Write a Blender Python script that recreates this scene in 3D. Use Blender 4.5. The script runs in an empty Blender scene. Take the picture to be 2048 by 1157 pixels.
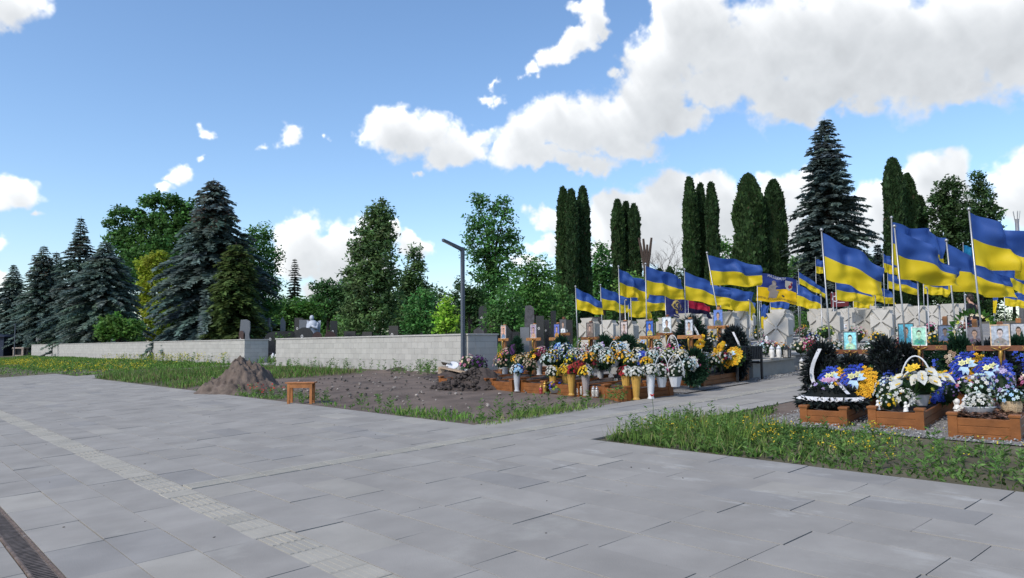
import bpy, bmesh, math, random
import numpy as np
from mathutils import Vector, Matrix
sc = bpy.context.scene
COL = sc.collection
R = math.radians
# ---------------------------------------------------------------- camera
F, CX, CY = 1480.0, 1024.0, 578.5           # focal length and centre of the 2048 px wide photograph
AZ, PITCH, ROLL, EYE, S = R(48.4), R(4.2), R(0.5), 1.6, 0.045
_f = Vector((math.cos(AZ)*math.cos(PITCH), math.sin(AZ)*math.cos(PITCH), math.sin(PITCH)))
_r0 = Vector((math.sin(AZ), -math.cos(AZ), 0)); _u0 = _r0.cross(_f)
_r = _r0*math.cos(ROLL) - _u0*math.sin(ROLL); _u = _u0*math.cos(ROLL) + _r0*math.sin(ROLL)
CAM = Vector((0, 0, EYE))
cd = bpy.data.cameras.new('camera'); cam = bpy.data.objects.new('camera', cd); COL.objects.link(cam)
cam.matrix_world = Matrix((( _r.x, _u.x, -_f.x, CAM.x), (_r.y, _u.y, -_f.y, CAM.y), (_r.z, _u.z, -_f.z, CAM.z), (0, 0, 0, 1)))
cd.sensor_width = 36; cd.lens = 36*F/2048; cd.clip_start = .05; cd.clip_end = 3000
sc.camera = cam
# ---------------------------------------------------------------- light
SUN_AZ, SUN_EL = R(182), R(44)               # the sun stands to the left, a little behind the photographer
sdir = Vector((math.cos(SUN_AZ)*math.cos(SUN_EL), math.sin(SUN_AZ)*math.cos(SUN_EL), math.sin(SUN_EL)))
sl = bpy.data.lights.new('sun', 'SUN'); so = bpy.data.objects.new('sun', sl); COL.objects.link(so)
sl.energy = 2.1; sl.angle = R(9); sl.color = (1, .95, .87)
so.rotation_euler = sdir.to_track_quat('Z', 'Y').to_euler()
sc.view_settings.view_transform = 'Standard'; sc.view_settings.look = 'None'
sc.view_settings.exposure = 0.55; sc.view_settings.gamma = 1.0

def ray(px, py): return (_f*F + _r*(px-CX) - _u*(py-CY)).normalized()
def at(px, py, d): return CAM + (_f + _r*((px-CX)/F) - _u*((py-CY)/F))*d
def proj(p):
    v = Vector(p)-CAM; z = v.dot(_f); return CX+F*v.dot(_r)/z, CY-F*v.dot(_u)/z, z
def gz(x, y=0): return S*min(max(x, -30), 70)
def ground(px, py):                          # where the sight line meets the sloping ground
    d = ray(px, py); t = -EYE/(d.z-S*d.x); p = CAM+d*t; return p
def gat(px, d):                              # ground point in column px at depth d
    a = at(px, 0, d); b = at(px, 1000, d); fa = a.z-gz(a.x); fb = b.z-gz(b.x)
    p = a+(b-a)*(fa/(fa-fb)); p.z = gz(p.x); return p
def xat(px, X, h=0.0):                       # point in column px on the line of graves x = X, h above ground
    d = ray(px, 690); t = X/d.x; p = CAM+d*t; p.z = gz(p.x)+h; return p

# ---------------------------------------------------------------- sky
def vnoise(h, w, ny, nx, rng):
    g = rng.random((ny+3, nx+3)); yy = np.linspace(0, ny, h, endpoint=False); xx = np.linspace(0, nx, w, endpoint=False)
    yi = yy.astype(int); xi = xx.astype(int); fy = (yy-yi)[:, None]; fx = (xx-xi)[None, :]
    fy = fy*fy*(3-2*fy); fx = fx*fx*(3-2*fx)
    a = g[yi][:, xi]; b = g[yi][:, xi+1]; c = g[yi+1][:, xi]; d = g[yi+1][:, xi+1]
    return (a*(1-fx)+b*fx)*(1-fy)+(c*(1-fx)+d*fx)*fy
def fbm2(h, w, base, octs, seed, gain=.5, asp=1.0):
    rng = np.random.default_rng(seed); o = np.zeros((h, w)); a = 1; t = 0; n = base
    for i in range(octs):
        o += a*vnoise(h, w, max(1, int(n)), max(1, int(n*asp*w/h)), rng); t += a; a *= gain; n *= 2
    return o/t
CLOUDS = [  # centre and radii of the cloud lumps
 (1330,130,80,70),(1400,60,105,105),(1500,115,150,110),(1650,80,220,140),(1800,100,220,125),(1950,80,200,115),(2100,70,200,120),
 (1560,190,90,60),(1700,175,150,55),(1590,225,50,30),(1350,10,60,60),(1430,170,60,40),(1900,170,120,45),(1650,190,120,40),
 (780,262,58,50),(860,265,80,45),(930,302,70,38),(960,272,40,24),(1050,275,60,60),(1110,250,80,52),(1180,260,110,60),(1260,240,100,60),
 (1300,200,80,50),(1350,235,70,38),(1080,322,70,28),(1160,330,80,22),(1250,295,70,30),(735,268,18,10),
 (1125,92,38,22),(1182,40,26,48),(1158,75,38,32),(1092,112,30,22),(1056,135,20,16),(1200,72,18,18),(1170,8,26,16),
 (408,268,13,14),(585,268,28,26),(525,288,18,9),(355,350,34,17),(318,377,24,12),(322,352,9,8),(410,323,8,6),(655,285,9,6),(850,345,12,5),
 (30,390,55,34),(62,380,38,18),(80,430,17,10),(0,490,24,15),(0,410,50,30),(30,15,66,44),(-60,0,90,60),(0,560,25,20),
 (615,485,60,48),(680,492,60,42),(600,525,52,45),(745,465,60,34),(700,540,85,40),(640,580,40,14),(785,455,25,24),(690,575,60,20),(820,490,30,30),
 (1090,445,40,28),(1150,445,40,20),(1240,420,60,42),(1330,385,70,52),(1400,385,60,40),(1300,445,140,60),(1450,410,60,40),(1560,385,80,46),
 (1500,445,150,60),(1610,365,48,30),(1700,445,80,60),(1100,492,60,16),(1760,400,60,40),(1850,345,70,55),(1905,340,36,40),(1800,420,120,60),
 (1905,400,60,70),(2035,345,60,48),(2060,410,90,60),(1980,420,60,30),(1050,520,60,12),(985,190,26,8),(1000,165,8,20),(1000,200,16,10),
 (1230,160,20,12),(1320,505,180,40),(1550,510,200,40),(1640,555,120,30)]
def cloud_image():
    W, H = 1700, 900
    A0, A1, E0, E1 = AZ+R(48), AZ-R(48), R(-3), R(47)       # azimuth runs left to right, elevation bottom to top
    az = np.linspace(A0, A1, W)[None, :]; el = np.linspace(E0, E1, H)[:, None]
    X = np.cos(az)*np.cos(el); Y = np.sin(az)*np.cos(el); Z = np.sin(el)+0*az
    z = X*_f.x+Y*_f.y+Z*_f.z
    z = np.maximum(z, .12)
    px = CX+F*(X*_r.x+Y*_r.y+Z*_r.z)/z; py = CY-F*(X*_u.x+Y*_u.y+Z*_u.z)/z
    n1 = fbm2(H, W, 10, 7, 3, .55); n2 = fbm2(H, W, 9, 7, 8, .55); n3 = fbm2(H, W, 26, 6, 21, .6)
    m1 = fbm2(H, W, 40, 5, 31, .6); m2 = fbm2(H, W, 40, 5, 32, .6)
    n4 = fbm2(H, W, 90, 4, 44, .6)
    bill = 1-np.abs(2*fbm2(H, W, 22, 5, 5, .5)-1)*2.2
    wx = px+(n1-.5)*70+(m1-.5)*46; wy = py+(n2-.5)*60+(m2-.5)*40
    D = np.full((H, W), -2.0)
    for cx, cy, rx, ry in CLOUDS:
        q = 1-np.sqrt(((wx-cx)/(rx*1.12))**2+((wy-cy)/(ry*1.12))**2)
        q = q*min(1.0, (min(rx, ry)/38.0)**.5)
        D = np.maximum(D, q)
    D = D+(n3-.5)*.62+(n4-.5)*.22+(bill-.55)*.16
    a = np.clip((D+.05)/(.30+.42*np.clip(n4*1.6-.5, 0, 1)), 0, 1); a = a*a*(3-2*a)
    dens = np.clip(D, 0, .8)
    # light: march towards the sun, which stands above and to the left of the picture
    occ = np.zeros((H, W))
    for k in range(1, 22):
        dy = int(k*3.6); dx = int(k*2.2)
        sh = np.roll(np.roll(dens, -dy, 0), dx, 1); sh[H-dy:, :] = 0
        occ += sh*.33
    lit = np.exp(-occ*.95)
    thick = np.clip(dens*1.6, 0, 1)
    L = .66+.48*lit
    L = L-.05*thick+.12*(n1-.5)+.05*(bill-.55)+.05*(m1-.5)
    L = np.clip(L, .5, 1.12)
    img = np.empty((H, W, 4), np.float32)
    cool = 1-np.clip((L-.6)/.5, 0, 1)
    img[..., 0] = L*(1-.07*cool); img[..., 1] = L*(1-.035*cool); img[..., 2] = L*(1+.0*cool); img[..., 3] = a*.97
    im = bpy.data.images.new('cloud_field', W, H, alpha=True, float_buffer=True)
    im.colorspace_settings.name = 'Non-Color'; im.alpha_mode = 'CHANNEL_PACKED'
    im.pixels.foreach_set(img.ravel()); im.update(); im.pack()
    return im, (A0, A1, E0, E1)
wd = bpy.data.worlds.new('World'); sc.world = wd; wd.use_nodes = True
nt = wd.node_tree; nt.nodes.clear()
def N(t, **k):
    n = nt.nodes.new(t)
    for a, b in k.items(): setattr(n, a, b)
    return n
sky = N('ShaderNodeTexSky', sky_type='NISHITA'); sky.sun_disc = False; sky.sun_elevation = SUN_EL
sky.sun_rotation = R(90)-SUN_AZ; sky.air_density = 1.0; sky.dust_density = 1.2; sky.ozone_density = 2.5; sky.altitude = 300
im, (A0, A1, E0, E1) = cloud_image()
tc = N('ShaderNodeTexCoord'); sp = N('ShaderNodeSeparateXYZ'); nt.links.new(tc.outputs['Generated'], sp.inputs[0])
def MA(op, a, b=None):
    n = N('ShaderNodeMath', operation=op)
    for i, v in enumerate((a, b)):
        if v is None: continue
        if isinstance(v, (int, float)): n.inputs[i].default_value = v
        else: nt.links.new(v, n.inputs[i])
    return n.outputs[0]
azn = MA('ARCTAN2', sp.outputs[1], sp.outputs[0]); eln = MA('ARCSINE', sp.outputs[2])
uu = MA('DIVIDE', MA('SUBTRACT', azn, A0), A1-A0); vv = MA('DIVIDE', MA('SUBTRACT', eln, E0), E1-E0)
cb = N('ShaderNodeCombineXYZ'); nt.links.new(uu, cb.inputs[0]); nt.links.new(vv, cb.inputs[1])
ti = N('ShaderNodeTexImage', image=im, extension='CLIP', interpolation='Cubic'); nt.links.new(cb.outputs[0], ti.inputs[0])
bg1 = N('ShaderNodeBackground'); bg1.inputs[1].default_value = .145
hs = N('ShaderNodeHueSaturation'); hs.inputs['Saturation'].default_value = 1.08
nt.links.new(sky.outputs[0], hs.inputs['Color']); nt.links.new(hs.outputs[0], bg1.inputs[0])
bg2 = N('ShaderNodeBackground'); bg2.inputs[1].default_value = .85; nt.links.new(ti.outputs[0], bg2.inputs[0])
mx = N('ShaderNodeMixShader'); nt.links.new(ti.outputs[1], mx.inputs[0]); nt.links.new(bg1.outputs[0], mx.inputs[1]); nt.links.new(bg2.outputs[0], mx.inputs[2])
wo = N('ShaderNodeOutputWorld'); nt.links.new(mx.outputs[0], wo.inputs[0])
wd.cycles.sampling_method = 'MANUAL'; wd.cycles.sample_map_resolution = 512
# ---------------------------------------------------------------- materials
def mat(name, col, rough=.75, var=.15, scale=6, bump=0.0, bscale=40, metal=0.0, attr=False, transl=0.0, spec=.3, detail=6, stain=None):
    m = bpy.data.materials.new(name); m.use_nodes = True; t = m.node_tree; n = t.nodes; b = n['Principled BSDF']
    b.inputs['Roughness'].default_value = rough; b.inputs['Metallic'].default_value = metal; b.inputs['Specular IOR Level'].default_value = spec
    tc = n.new('ShaderNodeTexCoord'); nz = n.new('ShaderNodeTexNoise'); nz.inputs['Scale'].default_value = scale; nz.inputs['Detail'].default_value = detail
    t.links.new(tc.outputs['Object'], nz.inputs['Vector'])
    mr = n.new('ShaderNodeMapRange'); mr.inputs[1].default_value = .3; mr.inputs[2].default_value = .7
    mr.inputs[3].default_value = 1-var; mr.inputs[4].default_value = 1+var; t.links.new(nz.outputs[0], mr.inputs[0])
    mu = n.new('ShaderNodeMix'); mu.data_type = 'RGBA'; mu.blend_type = 'MULTIPLY'; mu.inputs[0].default_value = 1
    if attr:
        at_ = n.new('ShaderNodeAttribute'); at_.attribute_name = 'Col'
        t.links.new(at_.outputs['Color'], mu.inputs[6])
    else: mu.inputs[6].default_value = (*col, 1)
    t.links.new(mr.outputs[0], mu.inputs[7]); out = mu.outputs[2]
    if stain:                                # (colour, scale, threshold) worn or stained patches
        c2, s2, th = stain; n2 = n.new('ShaderNodeTexNoise'); n2.inputs['Scale'].default_value = s2; n2.inputs['Detail'].default_value = 8; n2.inputs['Roughness'].default_value = .65
        t.links.new(tc.outputs['Object'], n2.inputs['Vector'])
        m2 = n.new('ShaderNodeMapRange'); m2.inputs[1].default_value = th; m2.inputs[2].default_value = th+.14; m2.inputs[4].default_value = .55; t.links.new(n2.outputs[0], m2.inputs[0])
        x2 = n.new('ShaderNodeMix'); x2.data_type = 'RGBA'; t.links.new(m2.outputs[0], x2.inputs[0]); t.links.new(out, x2.inputs[6]); x2.inputs[7].default_value = (*c2, 1); out = x2.outputs[2]
    t.links.new(out, b.inputs['Base Color'])
    if bump:
        nb = n.new('ShaderNodeTexNoise'); nb.inputs['Scale'].default_value = bscale; nb.inputs['Detail'].default_value = 5
        t.links.new(tc.outputs['Object'], nb.inputs['Vector'])
        bp = n.new('ShaderNodeBump'); bp.inputs['Strength'].default_value = bump; bp.inputs['Distance'].default_value = .02
        t.links.new(nb.outputs[0], bp.inputs['Height']); t.links.new(bp.outputs[0], b.inputs['Normal'])
    if transl:
        tr = n.new('ShaderNodeBsdfTranslucent'); t.links.new(out, tr.inputs[0]); ms = n.new('ShaderNodeMixShader'); ms.inputs[0].default_value = transl
        t.links.new(b.outputs[0], ms.inputs[1]); t.links.new(tr.outputs[0], ms.inputs[2]); t.links.new(ms.outputs[0], n['Material Output'].inputs[0])
    return m
LEAF = mat('foliage', (1, 1, 1), .6, .2, 3, attr=True, transl=.42, spec=.25)
NEEDLE = mat('needles', (1, 1, 1), .65, .2, 3, attr=True, transl=.42, spec=.2)
GRASS = mat('grass_blades', (1, 1, 1), .6, .15, 2, attr=True, transl=.3)
PETAL = mat('petals', (1, 1, 1), .6, .08, 20, attr=True, transl=.15, spec=.2)
CLOTH = mat('flag_cloth', (1, 1, 1), .55, .08, 3, attr=True, transl=.40, spec=.25)
PAINT = mat('printed_surface', (1, 1, 1), .3, .38, 22, attr=True, spec=.5)
BARK = mat('bark', (.07, .05, .04), .9, .3, 12, .5, 30)
SLAB = mat('concrete_slab', (1, 1, 1), .9, .10, 2.2, .12, 90, attr=True, spec=.08, stain=((.36, .345, .31), 1.3, .57))
def weather(m):                               # dark spots, dust streaks and pale lime bloom on the paving
    t = m.node_tree; n = t.nodes; b = n['Principled BSDF']; src = b.inputs['Base Color'].links[0].from_socket; tc = n['Texture Coordinate']
    def mixin(fac, col, src):
        x = n.new('ShaderNodeMix'); x.data_type = 'RGBA'; t.links.new(fac, x.inputs[0]); t.links.new(src, x.inputs[6]); x.inputs[7].default_value = (*col, 1); return x.outputs[2]
    def ramp(v, a, c, top):
        r = n.new('ShaderNodeMapRange'); r.inputs[1].default_value = a; r.inputs[2].default_value = c; r.inputs[3].default_value = 0; r.inputs[4].default_value = top*.85; t.links.new(v, r.inputs[0]); return r.outputs[0]
    def noise(sc_, rough=.6, scale=(1, 1, 1)):
        mp = n.new('ShaderNodeMapping'); mp.inputs['Scale'].default_value = scale; t.links.new(tc.outputs['Object'], mp.inputs[0])
        q = n.new('ShaderNodeTexNoise'); q.inputs['Scale'].default_value = sc_; q.inputs['Detail'].default_value = 9; q.inputs['Roughness'].default_value = rough; t.links.new(mp.outputs[0], q.inputs['Vector']); return q.outputs[0]
    src = mixin(ramp(noise(.9), .55, .75, .28), (.21, .205, .195), src)
    vo = n.new('ShaderNodeTexVoronoi'); vo.inputs['Scale'].default_value = 1.1; t.links.new(tc.outputs['Object'], vo.inputs['Vector']); src = mixin(ramp(vo.outputs['Distance'], .045, .015, .45), (.10, .095, .09), src)
    sx = n.new('ShaderNodeSeparateXYZ'); t.links.new(tc.outputs['Object'], sx.inputs[0]); mk = ramp(sx.outputs[0], 4.2, 5.6, 1); mk2 = ramp(sx.outputs[1], 8.5, 5.5, 1)
    mm = n.new('ShaderNodeMath'); mm.operation = 'MULTIPLY'; t.links.new(mk, mm.inputs[0]); t.links.new(mk2, mm.inputs[1]); m3 = n.new('ShaderNodeMath'); m3.operation = 'MULTIPLY'; t.links.new(mm.outputs[0], m3.inputs[0]); t.links.new(ramp(noise(3.2, .68, (1, .35, 1)), .57, .68, .75), m3.inputs[1])
    src = mixin(m3.outputs[0], (.50, .49, .46), src); t.links.new(src, b.inputs['Base Color'])
weather(SLAB)
TACT = mat('tactile_slab', (1, 1, 1), .9, .07, 5, .1, 120, attr=True, spec=.08)
BASE = mat('joint_sand', (.03, .028, .025), .95, .3, 10)
SOIL = mat('soil', (.132, .100, .080), .95, .32, 1.3, .9, 14, stain=((.21, .175, .145), 1.6, .56))
DARKSOIL = mat('dark_soil', (.06, .047, .042), .95, .35, 4, 1.0, 18)
MOUND = mat('mound_soil', (.112, .085, .068), .95, .4, 3, 1.0, 16, stain=((.185, .145, .115), 2.2, .52))
TURF = mat('turf_soil', (.10, .088, .055), .95, .4, 1.5, .6, 20)
GRAVEL = mat('gravel', (.23, .22, .21), .9, .55, 45, 1.0, 60, detail=3)
BLOCK = mat('wall_block', (1, 1, 1), .85, .06, 3, .15, 60, attr=True, stain=((.29, .28, .255), .9, .60))
PLINTH = mat('wall_footing', (.36, .345, .32), .9, .16, 2.5, .2, 40)
CAPS = mat('wall_cap', (.40, .385, .355), .85, .1, 4, .1, 60)
STONE = mat('cross_stone', (.42, .395, .35), .8, .07, 5, .12, 120)
STONEB = mat('weathered_cross_stone', (.36, .335, .285), .85, .14, 4, .2, 80)
STONEC = mat('pale_cross_stone', (.47, .445, .40), .8, .08, 5, .12, 120)
STONE2 = mat('grave_stone', (.29, .28, .258), .75, .08, 5, .1, 120)
GRANITE = mat('dark_granite', (.022, .021, .023), .25, .4, 30, spec=.5)
GRANITE2 = mat('grey_granite', (.16, .165, .175), .4, .15, 60, spec=.5)
RUFF = mat('rough_granite', (.09, .085, .09), .8, .3, 8, .7, 20)
REDGR = mat('maroon_granite', (.05, .022, .02), .3, .3, 30, spec=.5)
WOOD = mat('varnished_wood', (.20, .072, .020), .42, .28, 5, .12, 30, spec=.4)
WOOD2 = mat('cross_wood', (.145, .05, .02), .4, .25, 8, .1, 30, spec=.4)
WOOD3 = mat('pale_cross_wood', (.33, .14, .05), .45, .25, 8, .1, 30, spec=.4)
STOOLW = mat('stool_wood', (.34, .135, .045), .5, .3, 7, .15, 30)
PLANKW = mat('raw_wood', (.36, .27, .19), .85, .25, 7, .2, 30)
GOLD = mat('gold_metal', (.42, .25, .06), .45, .12, 10, metal=.6)
STEEL = mat('steel_pole', (.36, .36, .36), .4, .1, 10, metal=.7)
LAMP = mat('lamp_paint', (.085, .098, .118), .45, .1, 10)
LENS = mat('lamp_lens', (.7, .7, .68), .3, .05, 10)
BLACKM = mat('black_paint', (.02, .02, .022), .5, .2, 20)
RUST = mat('rusty_steel', (.15, .11, .088), .85, .5, 14, .4, 60, stain=((.30, .27, .25), 6, .55))
GRATE = mat('grate_iron', (.13, .105, .09), .8, .4, 12, .3, 60)
WHITEP = mat('white_plastic', (.60, .61, .63), .45, .06, 8)
GREYP = mat('grey_plastic', (.42, .43, .45), .5, .07, 8)
TAUPE = mat('taupe_plastic', (.30, .26, .25), .5, .08, 8)
GOLDP = mat('gold_plastic', (.47, .27, .06), .42, .12, 8)
CERAM = mat('white_ceramic', (.7, .68, .64), .4, .08, 12)
GLASS = mat('lantern_glass', (.35, .33, .30), .2, .4, 25, spec=.6)
REDGL = mat('red_glass', (.30, .03, .03), .2, .3, 20, spec=.6)
WICKER = mat('wicker', (.42, .31, .19), .8, .3, 60, .6, 90)
BLACKF = mat('black_foliage', (.014, .02, .019), .5, .3, 12, spec=.4)
RIBBON = mat('white_ribbon', (.72, .72, .74), .5, .06, 10, transl=.2)
PLAQUE = mat('plaque_plate', (.07, .075, .085), .35, .15, 20, spec=.5)
SKIN = mat('skin', (.46, .26, .18), .6, .08, 10)
HAIR = mat('dark_hair', (.03, .02, .015), .6, .3, 40)
DARKCL = mat('black_clothes', (.012, .012, .016), .85, .2, 15)
JEANS = mat('navy_trousers', (.02, .025, .05), .85, .2, 15)
NAVY = mat('navy_steel', (.018, .026, .05), .6, .2, 3)
BRICK = mat('pale_brick', (.36, .29, .24), .9, .3, 25, .3, 50)
STATUE = mat('white_marble', (.42, .45, .50), .6, .1, 8)
SPIREM = mat('spire_sheet', (.30, .36, .40), .5, .15, 3)
MAROON = mat('maroon_banner', (.10, .012, .016), .7, .1, 8)
BARKCHIP = mat('bark_chips', (.11, .05, .03), .9, .5, 30, .6, 40)

# ---------------------------------------------------------------- mesh helpers
rnd = random.Random(7)
def link(o, parent=None):
    COL.objects.link(o)
    if parent is not None: o.parent = parent
    return o
def tag(o, label=None, cat=None, group=None, kind=None):
    if label: o['label'] = label
    if cat: o['category'] = cat
    if group: o['group'] = group
    if kind: o['kind'] = kind
    return o
def empty(name, loc=(0, 0, 0), rz=0, label=None, cat=None, group=None):
    o = bpy.data.objects.new(name, None); o.location = loc; o.rotation_euler = (0, 0, rz); o.empty_display_size = .1
    COL.objects.link(o); return tag(o, label, cat, group)
class MB:
    def __init__(s): s.v = []; s.f = []; s.c = []; s.col = (.5, .5, .5)
    def add(s, vs, fs, col=None):
        o = len(s.v); s.v.extend(tuple(p) for p in vs); c = col or s.col
        for f in fs: s.f.append([i+o for i in f]); s.c.append(c)
    def box(s, x0, x1, y0, y1, z0, z1, col=None, M=None):
        vs = [Vector((x, y, z)) for z in (z0, z1) for x, y in ((x0, y0), (x1, y0), (x1, y1), (x0, y1))]
        if M: vs = [M@v for v in vs]
        s.add(vs, [(3, 2, 1, 0), (4, 5, 6, 7), (0, 1, 5, 4), (1, 2, 6, 5), (2, 3, 7, 6), (3, 0, 4, 7)], col)
    def bbox(s, x0, x1, y0, y1, z0, z1, b=.01, col=None):     # box with bevelled top edge
        q = lambda i, z: [(x0+i, y0+i, z), (x1-i, y0+i, z), (x1-i, y1-i, z), (x0+i, y1-i, z)]
        vs = q(0, z0)+q(0, z1-b)+q(b, z1); fs = [(3, 2, 1, 0), (8, 9, 10, 11)]
        for k in (0, 4):
            for i in range(4): fs.append((k+i, k+(i+1) % 4, k+4+(i+1) % 4, k+4+i))
        s.add(vs, fs, col)
    def poly(s, pts, col=None): s.add(pts, [tuple(range(len(pts)))], col)
    def tube(s, pts, rad, n=6, col=None, cap=True):
        pts = [Vector(p) for p in pts]; rs = rad if isinstance(rad, (list, tuple)) else [rad]*len(pts); vs = []; fs = []
        for i, p in enumerate(pts):
            t = (pts[min(i+1, len(pts)-1)]-pts[max(i-1, 0)]).normalized()
            a = t.cross(Vector((0, 0, 1)) if abs(t.z) < .95 else Vector((1, 0, 0))).normalized(); b = t.cross(a)
            for k in range(n):
                w = 2*math.pi*k/n; vs.append(p+(a*math.cos(w)+b*math.sin(w))*rs[i])
        for i in range(len(pts)-1):
            for k in range(n): fs.append((i*n+k, i*n+(k+1) % n, (i+1)*n+(k+1) % n, (i+1)*n+k))
        if cap: fs.append(tuple(range(n))); fs.append(tuple(reversed(range((len(pts)-1)*n, len(pts)*n))))
        s.add(vs, fs, col)
    def lathe(s, prof, n=16, c=(0, 0, 0), col=None, flute=0.0, nf=0, sx=1, sy=1):
        vs = []; fs = []
        for r, z in prof:
            for k in range(n):
                w = 2*math.pi*k/n; q = r*(1+flute*(1 if (k % 2) else -1)) if nf else r
                vs.append((c[0]+q*math.cos(w)*sx, c[1]+q*math.sin(w)*sy, c[2]+z))
        for i in range(len(prof)-1):
            for k in range(n): fs.append((i*n+k, i*n+(k+1) % n, (i+1)*n+(k+1) % n, (i+1)*n+k))
        fs.append(tuple(reversed(range(n)))); fs.append(tuple(range((len(prof)-1)*n, len(prof)*n)))
        s.add(vs, fs, col)
    def blob(s, c, r, n=8, m=5, col=None, jit=0.0):
        vs = []; fs = []; r = r if isinstance(r, (tuple, list)) else (r, r, r)
        for i in range(m+1):
            ph = math.pi*i/m
            for k in range(n):
                w = 2*math.pi*k/n; j = 1+rnd.uniform(-jit, jit)
                vs.append((c[0]+r[0]*math.sin(ph)*math.cos(w)*j, c[1]+r[1]*math.sin(ph)*math.sin(w)*j, c[2]+r[2]*math.cos(ph)*j))
        for i in range(m):
            for k in range(n): fs.append((i*n+k, (i+1)*n+k, (i+1)*n+(k+1) % n, i*n+(k+1) % n))
        s.add(vs, fs, col)
    def prism(s, pts, axis, a, b, col=None):                  # polygon in the (y,z), (x,z) or (x,y) plane pushed along its axis
        mk = {'x': lambda p, t: (t, p[0], p[1]), 'y': lambda p, t: (p[0], t, p[1]), 'z': lambda p, t: (p[0], p[1], t)}[axis]
        n = len(pts); vs = [mk(p, a) for p in pts]+[mk(p, b) for p in pts]
        fs = [tuple(reversed(range(n))), tuple(range(n, 2*n))]+[(i, (i+1) % n, n+(i+1) % n, n+i) for i in range(n)]
        s.add(vs, fs, col)
    def build(s, name, m, parent=None, smooth=False, label=None):
        me = bpy.data.meshes.new(name); me.from_pydata(s.v, [], s.f); me.materials.append(m)
        a = me.color_attributes.new('Col', 'FLOAT_COLOR', 'CORNER')
        n = np.array([len(f) for f in s.f]); c = np.ones((len(s.c), 4), np.float32); c[:, :3] = np.array(s.c, np.float32)[:, :3]
        a.data.foreach_set('color', np.repeat(c, n, 0).ravel())
        bm = bmesh.new(); bm.from_mesh(me); bmesh.ops.recalc_face_normals(bm, faces=bm.faces); bm.to_mesh(me); bm.free()
        if smooth: me.polygons.foreach_set('use_smooth', [True]*len(me.polygons))
        o = link(bpy.data.objects.new(name, me), parent)
        if label: o['label'] = label
        return o
def np_mesh(name, V, nq, C, m, parent=None, k=4):             # V: (n*k, 3) corners of n leaf faces, C: (n, 3) colours
    me = bpy.data.meshes.new(name); n = nq
    me.vertices.add(n*k); me.vertices.foreach_set('co', np.asarray(V, np.float32).ravel())
    me.loops.add(n*k); me.loops.foreach_set('vertex_index', np.arange(n*k, dtype=np.int32))
    me.polygons.add(n); me.polygons.foreach_set('loop_start', np.arange(0, n*k, k, dtype=np.int32))
    me.polygons.foreach_set('loop_total', np.full(n, k, np.int32))
    me.update(calc_edges=True); me.materials.append(m)
    a = me.color_attributes.new('Col', 'FLOAT_COLOR', 'CORNER'); c = np.ones((n, 4), np.float32); c[:, :3] = C
    a.data.foreach_set('color', np.repeat(c, k, 0).ravel())
    return link(bpy.data.objects.new(name, me), parent)
def unit(a): return a/np.maximum(np.linalg.norm(a, axis=-1, keepdims=True), 1e-9)
def leaf_quads(P, A, B): return np.stack([P-A, P+B, P+A, P-B], 1).reshape(-1, 3)   # pointed leaf: rhombus with half axes A, B
def fbm3(P, scale, seed, octs=4):                             # cheap smooth noise of 3-D points
    rng = np.random.default_rng(seed); o = 0; a = 1.0; t = 0
    for i in range(octs):
        for j in range(4):
            k = rng.normal(size=3)*scale*2**i; o = o+a*.25*np.sin(P@k+rng.random()*6.28)
        t += a; a *= .55
    return o/t*1.6
# ---------------------------------------------------------------- ground and paving
def sheet(name, x0, x1, y0, y1, dz, m, kind='structure'):
    b = MB(); xs = sorted({x0, x1} | {x for x in (-30, 70) if x0 < x < x1})
    for a, c in zip(xs, xs[1:]): b.add([(a, y0, gz(a)+dz), (c, y0, gz(c)+dz), (c, y1, gz(c)+dz), (a, y1, gz(a)+dz)], [(0, 1, 2, 3)])
    return tag(b.build(name, m), kind=kind)
sheet('ground', -700, 900, -700, 900, -.10, TURF)
sheet('paving_bed', -12, 7.33, -4, 41.5, -.03, BASE); sheet('paving_bed', 7.33, 20, 6.3, 8.7, -.034, BASE); sheet('paving_bed', 20, 62, 5.0, 14, -.034, BASE); sheet('paving_bed', 7.33, 17, 34.15, 37.2, -.034, BASE)
rs = random.Random(3)
def slab_tone():
    v = rs.uniform(.945, 1.055); c = rs.random()
    t = (.285, .268, .244) if c < .88 else ((.315, .295, .262) if c < .95 else (.262, .25, .234))
    return tuple(k*v for k in t)
def slab(b, x0, x1, y0, y1, col=None, gap=.0034, chamf=.0006):
    dz = rs.uniform(-.003, .002); tx = rs.uniform(-.0015, .0015)
    x0 += gap; x1 -= gap*rs.uniform(.5, 1.9); y0 += gap; y1 -= gap*rs.choice((.6, .8, 1.1, 1.6, 2.4))
    if x1-x0 < .02 or y1-y0 < .02: return
    q = lambda i, z: [(x, y, gz(x)+z+dz+tx*(1 if x > (x0+x1)/2 else -1)) for x, y in ((x0+i, y0+i), (x1-i, y0+i), (x1-i, y1-i), (x0+i, y1-i))]
    b.add(q(0, -.025)+q(0, -chamf)+q(chamf, 0), [(8, 9, 10, 11)]+[(k+i, k+(i+1) % 4, k+4+(i+1) % 4, k+4+i) for k in (0, 4) for i in range(4)], col or slab_tone())
b = MB()
colx = []
x = .953
while x > -11: colx.append((x-.42, x)); x -= .42
colx += [(1.14+.4167*i, 1.14+.4167*(i+1)) for i in range(3)]
colx += [(2.68+.4227*i, 2.68+.4227*(i+1)) for i in range(11)]
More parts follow.
